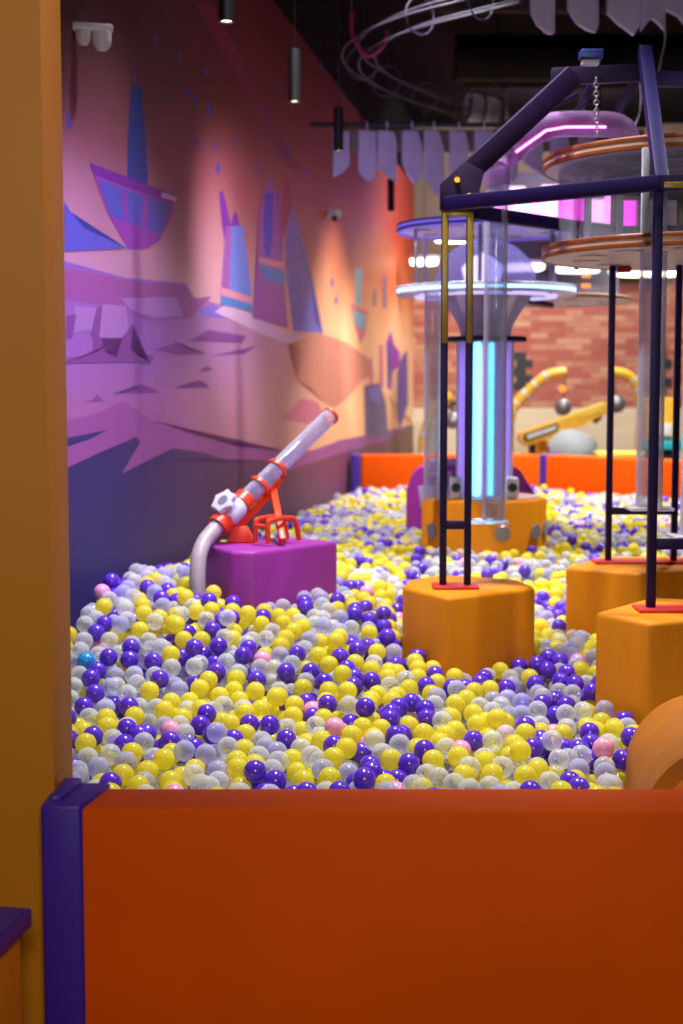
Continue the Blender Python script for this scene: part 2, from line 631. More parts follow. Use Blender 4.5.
# far settlement
paint([(355, 268), (362, 268), (361, 304), (356, 306)], 'teal')
paint([(350, 302), (368, 312), (365, 334), (360, 345), (354, 324)], 'rose')
paint([(353, 310), (366, 316), (364, 330), (355, 324)], 'teal')
paint([(373, 290), (375.5, 290), (375.5, 306), (373, 306)], 'slate')
paint([(383, 276), (386, 276), (386, 308), (383, 308)], 'slate')
paint([(369, 358), (372, 358), (373, 388), (370, 388)], 'rose')
paint([(379, 345), (383, 344), (384, 388), (379, 388)], 'rose')
paint([(386, 342), (391, 330), (394, 345), (400, 352), (400, 366), (392, 372), (391, 390), (387, 388)], 'hull')
paint([(387, 346), (391, 342), (391.5, 380), (387.5, 382)], 'indigo')
paint([(364, 386), (379, 383), (386, 404), (388, 436), (365, 436)], 'slate')
paint([(368, 388), (378, 386), (380, 404), (370, 400)], 'violet')
paint([(397, 372), (402, 356), (407, 350), (408, 404), (400, 428), (397, 420)], 'indigo')
paint([(386, 442), (398, 432), (414, 424), (414, 456), (386, 456)], 'brown')
for (x, y, w, h) in [(69, 121, 3, 11), (156, 41, 2.4, 9), (180, 57, 2.2, 7), (186.5, 91, 2.4, 8), (196, 99, 2.6, 9), (209, 108, 2.6, 9), (218, 168, 2.6, 8), (197, 141, 2, 6),
                     (214, 146.5, 2, 6), (288, 152, 2.2, 8), (203, 25, 2, 6), (206, 70, 2.2, 6), (321, 67, 1.8, 7), (234, 140, 1.4, 7), (306, 170, 1.6, 5), (280, 84, 1.6, 6), (162, 100, 2, 5), (270, 110, 1.6, 8), (338, 190, 1.6, 6), (344, 196, 1.5, 5), (332, 282, 1.5, 7), (336, 300, 1.5, 7), (256, 168, 1.4, 6)]:
    w, h = w * .85, h * .85
    paint([(x, y - h), (x + w * .7, y - h * .5), (x + w, y + h * .2), (x + w * .6, y + h * .8), (x, y + h), (x - w * .6, y + h * .8), (x - w, y + h * .2), (x - w * .7, y - h * .5)], 'drop')
bmesh.ops.triangulate(bmw, faces=[f for f in bmw.faces if len(f.verts) > 4])
me = bpy.data.meshes.new('wall_left')
bmw.to_mesh(me)
bmw.free()
for m_ in mural_mats:
    me.materials.append(m_)
wl = bpy.data.objects.new('wall_left', me)
COL.objects.link(wl)
wl.location = P0
wl.rotation_euler = (0, 0, math.atan2(uy, ux))
structure(wl, 'tall wall painted with a purple and orange desert mural of boats and towers')

mb = MB()
pa, pb = P0 + U * S0 - NRM * .075, P0 + U * S1 - NRM * .075
mb.beam(pa + Vector((0, 0, (WALL_TOP + CEIL) / 2)), pb + Vector((0, 0, (WALL_TOP + CEIL) / 2)), .14, CEIL - WALL_TOP - .004, 0)
structure(mb.build('trim_1', M['ceiling']))

# brick wall at the far end
DB = 18.45


def brick_mat():
    m, nt, out = new_mat('brick_print')
    L = nt.links
    tc = N(nt, 'ShaderNodeTexCoord')
    sep = N(nt, 'ShaderNodeSeparateXYZ')
    cb = N(nt, 'ShaderNodeCombineXYZ')
    L.new(tc.outputs['Object'], sep.inputs[0])
    L.new(sep.outputs['X'], cb.inputs['X'])
    L.new(sep.outputs['Z'], cb.inputs['Y'])
    bt = N(nt, 'ShaderNodeTexBrick')
    bt.inputs['Scale'].default_value = 1.0
    bt.inputs['Brick Width'].default_value = .22
    bt.inputs['Row Height'].default_value = .072
    bt.inputs['Mortar Size'].default_value = .004
    bt.inputs['Bias'].default_value = -.3
    bt.inputs['Color1'].default_value = lin((166, 86, 76)) + (1,)
    bt.inputs['Color2'].default_value = lin((204, 164, 130)) + (1,)
    bt.inputs['Mortar'].default_value = lin((156, 96, 84)) + (1,)
    L.new(cb.outputs[0], bt.inputs['Vector'])
    b = N(nt, 'ShaderNodeBsdfPrincipled')
    b.inputs['Roughness'].default_value = .7
    L.new(bt.outputs['Color'], b.inputs['Base Color'])
    bp = N(nt, 'ShaderNodeBump')
    bp.inputs['Strength'].default_value = .3
    L.new(bt.outputs['Fac'], bp.inputs['Height'])
    bp.invert = True
    L.new(bp.outputs[0], b.inputs['Normal'])
    L.new(b.outputs[0], out.inputs['Surface'])
    return m


xb0 = (P0 + U * 18.4).x - .3
wainz = at(500, 408, DB).z
brickz = at(500, 284, DB).z
mb = MB()
mb.box(((xb0 + 9) / 2, DB + .1, (wainz + brickz) / 2), (9 - xb0, .2, brickz - wainz))
wb = structure(mb.build('wall_back', brick_mat(), loc=((xb0 + 9) / 2, DB + .1, 0)), 'far wall of large red and tan bricks with beige band below')
mb = MB()
mb.box(((xb0 + 9) / 2, DB + .1, wainz / 2), (9 - xb0, .22, wainz))
mb.build('lower_band', M['beige'], wb)
mb = MB()
mb.box(((xb0 + 9) / 2, DB + .1, (brickz + CEIL) / 2), (9 - xb0, .2, CEIL - brickz))
mb.build('upper_band', M['upper_wall'], wb)
# black stepped patches of the brick print
mb = MB()
for (x0, y0, x1, y1) in ((513, 352, 529, 390), (656, 350, 668, 396), (447, 398, 456, 416)):
    a, b = at(x0, y0, DB), at(x1, y1, DB)
    rows = 5
    for i in range(rows):
        za, zb = a.z + (b.z - a.z) * i / rows, a.z + (b.z - a.z) * (i + 1) / rows
        mb.box(((a.x + b.x) / 2 + (.04 if i % 2 else -.04), DB - .008, (za + zb) / 2), (b.x - a.x, .012, abs(zb - za) + .001))
mb.build('black_brick_patch', M['dark_gap'], wb)
mb = MB()
mb.box((9.05, 8.5, CEIL / 2), (.1, 23, CEIL))
structure(mb.build('wall_right', M['ceiling'], loc=(9.05, 8.5, 0)))

# golden pillar beside the entrance
PFX, PFY = -.683, 3.385
mb = MB()
mb.prism([(-2.6, PFY), (PFX, PFY), (PFX, PFY + .235), (-2.6, PFY + .235)], 0, CEIL, .006, 2)
structure(mb.build('pillar', M['golden_paint'], loc=(-1.2, PFY, 0)), 'golden yellow pillar standing beside the orange front barrier')

# ------------------------------------------------------------------ foam barriers round the pit
BZ = .525
bi, bo = atz(400, 787.5, BZ).y, atz(400, 809, BZ).y
bx0 = PFX + .004
mb = MB()
mb.box(((bx0 + .07 + 2.3) / 2, (bi + bo) / 2, BZ / 2), (2.3 - bx0 - .07, bi - bo, BZ), .014)
br = thing('foam_barrier', 'long orange padded barrier across the front of the ball pit', 'barrier', ((bx0 + 2.3) / 2, (bi + bo) / 2, 0), 'orange pit barriers')
mb.build('panel', M['orange_vinyl'], br)
mb = MB()
mb.prism([(bx0 + .003, PFY - .005), (bx0 - .015, PFY - .005), (bx0 - .015, bo - .008), (bx0 + .079, bo - .008), (bx0 + .118, bi + .006), (bx0 + .003, bi + .006)], 0, BZ + .012, .016)
mb.prism([(bx0 + .003, bo + .02), (bx0 + .03, bo + .03), (bx0 + .05, bi), (bx0 + .003, bi + .004)], BZ, BZ + .026, .008)
o = mb.build('end_sleeve', M['purple_vinyl'], br)
o['label'] = 'wrinkled purple vinyl sleeve on the barrier end'

FY = on_wall(347, 455).y - .01
fz = at(420, 455, FY).z
fx0 = on_wall(347, 455).x + .035
seam = at(539, 455, FY).x
b2 = thing('foam_barrier', 'straight orange padded barrier at the far end beside the mural wall', 'barrier', ((fx0 + seam) / 2, FY + .09, 0), 'orange pit barriers')
mb = MB()
mb.box(((fx0 + .09 + seam) / 2, FY + .09, fz / 2), (seam - fx0 - .09, .18, fz), .014)
mb.build('panel', M['orange_vinyl'], b2)
mb = MB()
mb.box((fx0 + .04, FY + .085, fz / 2), (.075, .2, fz + .01), .01)
mb.build('end_sleeve', M['purple_vinyl'], b2)
q0 = Vector((seam + .004, FY, 0))
q1 = q0 + Vector((1, -1, 0)).normalized() * 3.4
dq = (q1 - q0).normalized()
nq = Vector((-dq.y, dq.x, 0))
if nq.y < 0:
    nq = -nq
b3 = thing('foam_barrier', 'angled orange padded barrier at the far end in front of the yellow excavator', 'barrier', (q0 + q1) / 2, 'orange pit barriers')
mb = MB()
mb.prism([tuple((q0 + dq * .07)[:2]), tuple(q1[:2]), tuple((q1 + nq * .18)[:2]), tuple((q0 + nq * .18 + dq * .07)[:2])], 0, fz, .014)
mb.build('panel', M['orange_vinyl'], b3)
mb = MB()
mb.prism([tuple((q0 - nq * .004)[:2]), tuple((q0 - nq * .004 + dq * .065)[:2]), tuple((q0 + nq * .18 + dq * .065)[:2]), tuple((q0 + nq * .18)[:2])], 0, fz + .004, .01)
mb.build('end_sleeve', M['purple_vinyl'], b3)

# bench block in the lobby corner
bl = atz(33, 907, .385)
bt_ = thing('foam_bench', 'yellow block with a purple lid in the bottom corner beside the golden pillar', 'bench', (bl.x - .35, 2.75, 0))
mb = MB()
b1_ = atz(0, 938, .385)
bd_ = (b1_ - bl).normalized()
bn_ = Vector((bd_.y, -bd_.x, 0))
if bn_.x > 0:
    bn_ = -bn_
bq = [bl + bd_ * .001, bl + bd_ * .42, bl + bd_ * .42 + bn_ * .5, bl + bn_ * .5]
bm_in = [bl + bd_ * .02 + bn_ * .02, bl + bd_ * .40 + bn_ * .02, bl + bd_ * .40 + bn_ * .48, bl + bd_ * .02 + bn_ * .48]
mb.prism([tuple(v[:2]) for v in bm_in], 0, .34, .008)
mb.build('body', M['bench_yellow'], bt_)
mb = MB()
mb.prism([tuple(v[:2]) for v in bq], .341, .385, .008)
mb.build('lid', M['bench_purple'], bt_)

# padded log at the entrance corner
lg = thing('foam_arch', 'ochre padded arch block with a rounded top just behind the front barrier', 'play block', (1.05, 4.0, 0))


def arch(r, zc, n=20):
    pts = [(-r, 0)]
    for i in range(n + 1):
        a = PI - PI * i / n
        pts.append((r * math.cos(a), zc + r * math.sin(a)))
    pts.append((r, 0))
    return pts


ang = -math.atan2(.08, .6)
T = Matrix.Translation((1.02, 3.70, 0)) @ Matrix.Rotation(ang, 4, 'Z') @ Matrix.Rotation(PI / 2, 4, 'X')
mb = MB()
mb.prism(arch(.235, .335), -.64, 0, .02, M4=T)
mb.build('body', M['shaded_ochre'], lg)
mb = MB()
mb.prism(arch(.19, .335), -.002, .006, .003, M4=T)
mb.build('end_cap', M['amber_vinyl'], lg)['label'] = 'lighter orange end face'

# ------------------------------------------------------------------ post blocks
BLOCK_Z = .72
blocks = []


def block(px, label, name='foam_post_block', material=None, z=BLOCK_Z, group='ochre blocks of the ball tower', cat='padded block'):
    poly = [tuple(atz(x, y, z)[:2]) if not isinstance(x, Vector) else tuple(x[:2]) for (x, y) in px]
    c = Vector((sum(p[0] for p in poly) / len(poly), sum(p[1] for p in poly) / len(poly), 0))
    mb = MB()
    mb.prism(poly, 0, z, .018)
    o = mb.build(name, material or M['ochre_vinyl'], loc=c)
    tag(o, label, cat, group)
    blocks.append(poly)
    return o


block([(402, 586), (448, 597.5), (536, 587), (519, 579.5), (446, 574.5), (408, 579.5)], 'ochre padded block under the ladder post nearest the purple cannon block')
block([(595, 612), (651, 623), (760, 612), (735, 602), (650, 597)], 'ochre padded block nearest the front barrier, under a single purple post')
block([(565, 567), (640, 573), (720, 568), (700, 556), (600, 556)], 'ochre padded block carrying two posts behind the nearest ochre block')

# ------------------------------------------------------------------ the near ball tower
TC = Vector((1.462, 6.0, 0))
tw = thing('ball_tower', 'purple framed ball tower with two orange rimmed discs and a clear drum', 'play tower', (TC.x, TC.y, BLOCK_Z), 'ball towers')


def ladder(x1, x2, yb, xt1, xt2, ztop, rung_y, plate, w=.027, ins=.5):
    b1, b2_ = atz(x1, yb, BLOCK_Z + .012), atz(x2, yb, BLOCK_Z + .012)
    hi1 = Vector((b1.x, b1.y, ztop))
    hi2 = Vector((b2_.x, b2_.y, ztop))
    mb = MB()
    mb.beam(b1, hi1, w, w)
    mb.beam(b2_, hi2, w, w)
    zr = at((x1 + x2) / 2, rung_y, (b1.y + b2_.y) / 2).z
    for z_ in (zr, zr + .75):
        if z_ == zr:
            mb.beam(Vector((b1.x, b1.y, z_)), Vector((b2_.x, b2_.y, z_)), w * .9, w * 1.2)
    fr = mb.build('ladder_post', M['purple_metal'], tw)
    mb = MB()
    c = (b1 + b2_) / 2
    mb.box((c.x, c.y, BLOCK_Z + .006), (plate, .13, .012), .003, rz=math.atan2(b2_.y - b1.y, b2_.x - b1.x))
    mb.build('base_plate', M['red_plate'], fr)
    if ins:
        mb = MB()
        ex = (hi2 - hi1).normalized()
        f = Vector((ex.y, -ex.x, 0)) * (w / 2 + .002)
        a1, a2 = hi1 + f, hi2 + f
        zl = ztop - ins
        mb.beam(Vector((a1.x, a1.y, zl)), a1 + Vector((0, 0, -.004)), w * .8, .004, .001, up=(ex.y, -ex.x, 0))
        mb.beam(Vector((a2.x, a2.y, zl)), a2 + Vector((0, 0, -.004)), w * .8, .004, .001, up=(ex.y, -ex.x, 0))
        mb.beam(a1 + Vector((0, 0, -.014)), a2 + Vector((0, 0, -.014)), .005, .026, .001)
        mb.build('yellow_strip', M['yellow_metal'], fr)  # thin yellow strips over the faces of the upper rails
    return b1, b2_


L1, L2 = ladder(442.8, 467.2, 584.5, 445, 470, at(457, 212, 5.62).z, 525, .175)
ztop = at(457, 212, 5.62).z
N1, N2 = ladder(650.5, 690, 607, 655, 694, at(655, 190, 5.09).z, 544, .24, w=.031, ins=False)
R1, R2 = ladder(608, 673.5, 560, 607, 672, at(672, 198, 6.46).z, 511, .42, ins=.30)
# gusset on top of the left ladder post, with bolts
A = at(456, 196, L1.y)
mb = MB()
gx0, gx1 = L1.x - .02, L2.x + .02
g = [(gx0, ztop), (gx1, ztop), (gx1 + .012, ztop), (gx1 + .012, ztop + .075), (at(484, 172, L1.y).x, at(484, 172, L1.y).z), (at(464, 162, L1.y).x, at(464, 162, L1.y).z), (gx0, ztop + .095)]
T = Matrix.Translation((0, L1.y + .02, 0)) @ Matrix.Rotation(PI / 2, 4, 'X')
mb.prism(g, 0, .04, .003, 2, M4=T)
gs = mb.build('gusset', M['violet_metal'], tw)
for (x, y) in ((457, 180), (448, 203), (469, 196)):
    p = at(x, y, L1.y - .022)
    mb = MB()
    mb.tube([p + Vector((0, .003, 0)), p + Vector((0, -.010, 0))], .011, 10)
    mb.build('bolt', M['bolt'], gs)
# horizontal beams
zb = at(456, 204, L1.y - .04).z
Na = at(655, 184, N1.y)
for (a, b) in ((Vector((L1.x, L1.y - .045, zb)), Vector((N1.x, N1.y - .045, zb))),
               (Vector((L2.x + .02, L2.y + .05, zb - .02)), Vector((R1.x, R1.y, zb - .02))),
               (Vector((N1.x, N1.y + .0, zb + .005)), Vector((N2.x + .5, N2.y - .05, zb + .005))),
               (Vector((R1.x, R1.y, zb - .02)), Vector((R2.x + .4, R2.y - .1, zb - .02)))):
    mb = MB()
    mb.beam(a, b, .035, .052)
    mb.build('crossbeam', M['purple_metal'], tw)
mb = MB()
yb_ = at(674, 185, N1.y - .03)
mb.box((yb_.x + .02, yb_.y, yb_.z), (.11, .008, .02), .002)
mb.build('yellow_strip', M['yellow_metal'], tw)
# sloping beams up to the head frame
H1 = at(574, 75, 5.7)
mb = MB()
mb.beam(at(466, 175, L1.y + .035), H1, .04, .082)
mb.build('sloping_beam', M['violet_metal'], tw)
H2 = at(644.5, 50, 5.62)
mb = MB()
mb.beam(at(662, 186, N1.y - .0), H2, .048, .048, up=(1, 0, 0))
mb.build('sloping_beam', M['purple_metal'], tw)
mb = MB()
mb.beam(at(489, 140, 5.85), at(578, 94, 5.85), .014, .014, .003)
mb.beam(at(505, 150, 5.85), at(592, 100, 5.85), .012, .012, .003)
mb.beam(at(546, 96, 5.80), at(532, 128, 5.80), .02, .03, .003)
mb.build('truss_rod', M['violet_metal'], tw)
mb = MB()
mb.beam(H1 + Vector((-.08, .04, 0)), at(642, 73, 5.74), .04, .065)
mb.build('head_beam', M['violet_metal'], tw)
mb = MB()
mb.beam(at(646, 79, 5.66), at(720, 80, 5.6), .04, .055)
mb.build('head_beam', M['purple_metal'], tw)
for (a, b) in ((at(592, 82, 5.80), at(578, 114, 5.95)), (at(634, 82, 5.8), at(618, 112, 5.95))):
    mb = MB()
    mb.beam(a, b, .025, .03)
    mb.build('strut', M['violet_metal'], tw)
mb = MB()
mb.beam(at(584, 82.5, 5.9), at(645, 81, 5.85), .012, .012, .003)
mb.build('cable_tray', M['cable_white'], tw)
# chain
mb = MB()
c0, c1 = at(596, 78, 5.62), at(597, 136, 5.62)
nl = 13
for i in range(nl):
    c = c0.lerp(c1, (i + .5) / nl)
    hl = (c1 - c0).length / nl * .62
    pts = [c + Vector((math.cos(t) * .009 if i % 2 else 0, 0 if i % 2 else math.cos(t) * .009, math.sin(t) * hl)) for t in [2 * PI * k / 10 for k in range(10)]]
    mb.tube(pts, .0028, 6, closed=True)
mb.build('chain', M['grey_metal'], tw)
mb = MB()
mb.tube(spline([at(640, 84, 5.85), at(641, 100, 5.85), at(638, 118, 5.85), at(631, 134, 5.85)], 6), .005, 8)
mb.build('cable', M['cable_white'], tw)
mb = MB()
mb.box(at(591, 55, 5.66), (.085, .07, .032), .004)
bb = mb.build('control_box', M['blue_box'], tw)
mb = MB()
mb.box(at(590, 63, 5.66), (.065, .05, .018), .003)
mb.build('bracket', M['white_plastic'], bb)


def disc(tower, c, z, r, th, m_rim, m_band, m_face, name, holes=0):
    """flat round disc with a three-stripe rim; returns the part"""
    mb = MB()
    mb.lathe([(.0001, -th * .42), (r - .012, -th * .42), (r - .012, th * .42), (.0001, th * .42)], (c.x, c.y, z), 64)
    d = mb.build(name, m_face, tower)
    mb = MB()
    for s in (-1, 1):
        mb.lathe([(r - .014, s * th * .5), (r - .004, s * th * .5), (r, s * th * .42), (r, s * th * .2), (r - .006, s * th * .16), (r - .014, s * th * .16), (r - .014, s * th * .5)], (c.x, c.y, z), 64)
    mb.build('rim', m_rim, d)
    mb = MB()
    mb.lathe([(r - .014, -th * .16), (r - .004, -th * .16), (r - .004, th * .16), (r - .014, th * .16), (r - .014, -th * .16)], (c.x, c.y, z), 64)
    mb.build('rim_band', m_band, d)
    if holes:
        for i in range(holes):
            a = 2 * PI * i / holes + .2
            p = Vector((c.x + math.cos(a) * r * .72, c.y + math.sin(a) * r * .72, z - th * .43))
            mb = MB()
            mb.lathe([(.0001, -.004), (r * .085, -.004), (r * .095, .004), (.0001, .004)], p, 20)
            mb.build('ball_hole', M['grey_metal'], d)
    return d


zlo, zhi = at(538, 251, 5.92).z, at(538, 161, 5.92).z
dl = disc(tw, TC, zlo, .64, .05, M['rim_orange'], M['rim_cream'], M['disc_grey'], 'lower_disc', 12)
du = disc(tw, TC, zhi, .64, .05, M['rim_orange'], M['rim_cream'], M['disc_grey'], 'upper_disc', 12)
mb = MB()
mb.lathe([(.575, zlo + .024), (.575, zhi - .024), (.569, zhi - .024), (.569, zlo + .024), (.575, zlo + .024)], (TC.x, TC.y, 0), 56)
mb.build('drum', M['drum'], tw)
for x, dd in ((588, 6.1), (645, 5.45), (664, 6.28), (620, 6.25), (700, 5.35)):
    p = at(x, 210, dd)
    mb = MB()
    mb.box((p.x, p.y, (zlo + zhi) / 2), (.028, .022, zhi - zlo - .046), .003)
    mb.build('drum_strut', M['white_plastic'], tw)
# coiled rail under the upper disc
for k, rr in enumerate((.5, .4, .3)):
    mb = MB()
    mb.tube(ring_pts((TC.x, TC.y, zhi - .05 - .022 * k), rr, 40), .010, 8, closed=True)
    mb.build('inner_ring', M['grey_metal'], du)
mb = MB()
p = at(624, 269, 6.38)
mb.box((p.x, p.y, zlo - .038), (.06, .05, .026), .006)
mb.build('latch', M['red_plate'], dl)
# posts that hold the discs up to the frame (behind and beside the drum)
for (x, y) in ((TC.x - .42, TC.y + .5), (TC.x + .5, TC.y + .42), (TC.x + .5, TC.y - .42)):
    mb = MB()
    mb.beam(Vector((x, y, zlo - .03)), Vector((x, y, zb + .02)), .02, .02)
    mb.build('hanger', M['purple_metal'], tw)
# clear feed tube, bent pipe over the drum, collars
tx = at(495.5, 300, 5.75)
mb = MB()
zt0, zt1 = at(495, 520, 5.75).z, at(495, 170, 5.75).z
mb.tube([Vector((tx.x, tx.y, z_)) for z_ in (zt0, (zt0 + zt1) / 2, zt1)], .046, 28, ri=.042)
ft = mb.build('feed_tube', M['clear'], tw)
mb = MB()
mb.box((tx.x - .02, tx.y, zt0 - .005), (.155, .13, .012), .004)
mb.build('flange', M['clear'], ft)
for (z_, h) in ((zt1 - .03, .06),):
    mb = MB()
    mb.tube([Vector((tx.x, tx.y, z_ - h / 2)), Vector((tx.x, tx.y, z_ + h / 2))], .052, 28, ri=.047)
    mb.build('collar', M['pipe'], ft)
pth = spline([Vector((tx.x, tx.y, zt1)), at(499, 160, 5.78), at(513, 149, 5.8), at(528, 137, 5.8), at(544, 127, 5.8), at(565, 124, 5.8), at(592, 124, 5.8), at(612, 125, 5.8), at(624, 131, 5.8), at(629, 145, 5.8), ], 6)
pth.append(Vector((pth[-1].x, pth[-1].y, zhi + .03)))
mb = MB()
mb.tube(pth, .05, 26, ri=.045)
bp_ = mb.build('bent_pipe', M['pipe'], tw)
for (a, b) in ((at(508, 153, 5.79), at(514, 148, 5.8)), (at(540, 129, 5.8), at(546, 126.2, 5.8))):
    mb = MB()
    mb.tube([a, b], .056, 26, ri=.051)
    mb.build('collar', M['pipe'], bp_)
mb = MB()
mb.tube([at(516, 152, 5.74), at(546, 130.5, 5.73), at(566, 127, 5.73), at(606, 127, 5.73)], .005, 8)
mb.build('pipe_light', M['magenta_led'], bp_)
for (x, yb2, dd) in ((651, 507, 5.62), (697, 535, 5.3)):
    p = at(x, 400, dd)
    z0 = at(x, yb2, dd).z
    mb = MB()
    mb.tube([Vector((p.x, p.y, z0)), Vector((p.x, p.y, zlo - .03))], .052, 28, ri=.048)
    f2 = mb.build('feed_tube', M['clear'], tw)
    mb = MB()
    mb.box((p.x, p.y, z0 - .005), (.17, .14, .012), .004)
    mb.build('flange', M['clear'], f2)

# ------------------------------------------------------------------ far ball tower with the light column
BC = Vector(((484 - CX) / 1445 * 8.25, 8.25, 0))
bt2 = thing('ball_tower', 'ball tower with cyan light tubes on a round ochre base', 'play tower', (BC.x, BC.y, 0), 'ball towers')
zbt = at(484, 501.5, 7.9).z
mb = MB()
mb.lathe([(.0001, 0), (.355, 0), (.355, zbt - .02), (.345, zbt - .004), (.33, zbt), (.0001, zbt)], (BC.x, BC.y, 0), 56)
bs = mb.build('base', M['ochre_vinyl'], bt2)
mb = MB()
mb.lathe([(.0001, zbt), (.31, zbt), (.31, zbt + .006), (.0001, zbt + .006)], (BC.x, BC.y, 0), 48)
mb.build('top_plate', M['rim_cream'], bs)
for a in (-100, -42, -74 + 0, -150, -22):
    if a == -74:
        aa = math.radians(-79)
    else:
        aa = math.radians(a)
    if a == -100:
        continue
    cpt = Vector((BC.x + math.cos(aa) * .352, BC.y + math.sin(aa) * .352, at(500, 534, 7.9).z))
    T = Matrix.Rotation(aa, 4, 'Z') @ Matrix.Rotation(PI / 2, 4, 'Y')
    mb = MB()
    mb.lathe([(.0001, 0), (.042, 0), (.046, .006), (.04, .012), (.0001, .012)], cpt, 22, M4=T)
    mb.build('porthole', M['grey_metal'], bs)
zf = at(484, 341, 8.1).z
mb = MB()
mb.tube([Vector((BC.x + .0, BC.y, zbt + .006)), Vector((BC.x, BC.y, zf))], .155, 36, ri=.15)
colm = mb.build('column', M['frost'], bt2)
for k in range(8):
    a = 2 * PI * k / 8 + .25
    mb = MB()
    mb.box((BC.x + math.cos(a) * .162, BC.y + math.sin(a) * .162, (zbt + zf) / 2), (.012, .02, zf - zbt - .02), .002, rz=a)
    mb.build('column_rib', M['disc_lav'], colm)
for x in (477, 490.5):
    p = at(x, 420, 8.07)
    mb = MB()
    mb.tube([Vector((p.x, p.y, zbt + .02)), Vector((p.x, p.y, zf - .01))], .0165, 12)
    mb.build('light_tube', M['cyan_led'], colm)
mb = MB()
mb.tube([Vector((BC.x, BC.y, zbt + .02)), Vector((BC.x, BC.y, zf - .02))], .06, 20)
mb.build('violet_light', M['violet_led'], colm)
mb = MB()
mb.lathe([(.0001, zf), (.23, zf), (.232, zf + .01), (.23, zf + .028), (.0001, zf + .028)], (BC.x, BC.y, 0), 48)
mb.build('flange', M['violet_metal'], bt2)
zd = at(396, 291, 8.2).z
mb = MB()
n = 12
for k in range(5):
    a = 2 * PI * k / 5 - PI / 2 + .55
    pr = [(.05, zf + .03), (.14, zf + .03), (.15, zf + .10), (.27, zd - .02), (.05, zd - .02)]
    T = Matrix.Translation((BC.x, BC.y, 0)) @ Matrix.Rotation(a, 4, 'Z') @ Matrix.Rotation(PI / 2, 4, 'X')
    mb.prism(pr, -.026, .026, .006, M4=T)
mb.build('funnel_fins', M['disc_lav'], bt2)
dl2 = disc(bt2, BC, zd, .505, .05, M['disc_lav'], M['blue_led'], M['disc_lav'], 'lower_disc', 8)
mb = MB()
prof = [(.29 * math.cos(t), .29 * math.sin(t) * .92) for t in [PI / 2 * i / 12 for i in range(13)]]
mb.lathe(prof + [(p[0] * .98, p[1] * .98) for p in prof[::-1]] + [prof[0]], (BC.x, BC.y, zd + .03), 40)
mb.build('dome', M['dome'], bt2)
mb = MB()
mb.lathe([(.0001, 0), (.09, 0), (.12, .10), (.06, .16), (.0001, .19)], (BC.x - .02, BC.y, zd + .03), 24)
mb.build('dome_lamp', M['violet_led'], bt2)  # glowing core added inside the dome to brighten it
mb = MB()
mb.lathe([(.36, zd - .036), (.40, zd - .036), (.40, zd - .022), (.36, zd - .022), (.36, zd - .036)], (BC.x, BC.y, 0), 56)
mb.build('under_light', M['violet_soft'], dl2)  # glowing ring added under the disc to light the fins
zd2 = at(396, 227, 8.2).z
du2 = disc(bt2, BC, zd2, .505, .04, M['violet_metal'], M['violet_dim'], M['disc_lav'], 'upper_disc', 8)
mb = MB()
mb.lathe([(.485, zd2 - .028), (.497, zd2 - .028), (.497, zd2 - .021), (.485, zd2 - .021), (.485, zd2 - .028)], (BC.x, BC.y, 0), 64)
mb.build('led_ring', M['violet_dim'], du2)
for a in (20, 140, 260, 80, 200, 320):
    aa = math.radians(a)
    mb = MB()
    mb.box((BC.x + math.cos(aa) * .43, BC.y + math.sin(aa) * .43, (zd + zd2) / 2), (.02, .02, zd2 - zd - .045), .003)
    mb.build('disc_strut', M['grey_metal'], bt2)
# feed tube and fans
p = at(432, 420, 8.0)
mb = MB()
mb.tube([Vector((p.x, p.y, at(432, 500, 8.0).z)), Vector((p.x, p.y, zd - .024))], .045, 24, ri=.041)
mb.build('feed_tube', M['clear'], bt2)
for x in (455.5, 512):
    p = at(x, 481, 8.02)
    mb = MB()
    mb.box((p.x, p.y, zbt + .066), (.07, .06, .12), .012)
    fn = mb.build('blower', M['white_plastic'], bt2)
    T = Matrix.Rotation(PI / 2, 4, 'X')
    mb = MB()
    mb.lathe([(.0001, 0), (.022, 0), (.026, .006), (.0001, .006)], (p.x, p.y - .029, zbt + .07), 20, M4=T)
    mb.build('blower_mouth', M['dark_gap'], fn)
# side drum with its own disc, carried on an arm from the tower
SCN = Vector(at(550, 300, 9.0))
SCN.z = 0
zs = at(550, 300.5, 9.0).z
sd = disc(bt2, SCN, zs, .49, .035, M['rim_cream'], M['rim_orange'], M['disc_grey'], 'side_disc', 8)
mb = MB()
mb.lathe([(.42, zs + .018), (.42, zs + .40), (.414, zs + .40), (.414, zs + .018), (.42, zs + .018)], (SCN.x, SCN.y, 0), 44)
mb.build('side_drum', M['drum'], bt2)
for k in range(3):
    mb = MB()
    mb.box((SCN.x + .17, SCN.y - .3, zs + .07 + .06 * k), (.05, .02, .022), .003)
    mb.build('ball_gate', M['amber_lamp'], sd)
mb = MB()
mb.lathe([(.0001, zs + .40), (.45, zs + .40), (.45, zs + .43), (.0001, zs + .43)], (SCN.x, SCN.y, 0), 44)
mb.build('side_lid', M['rim_orange'], bt2)
mb = MB()
mb.beam(Vector((BC.x + .2, BC.y + .1, zs - .03)), Vector((SCN.x, SCN.y, zs - .03)), .05, .03)
mb.build('arm', M['violet_metal'], bt2)

# purple play panel behind it
PY = 8.95
pl = thing('play_arch', 'purple arched play panel with pale cut outs behind the round ochre base', 'play panel', (at(470, 500, PY).x, PY, 0))


def fpoly(pts, d):
    return [(at(x, y, d).x, at(x, y, d).z) for x, y in pts]


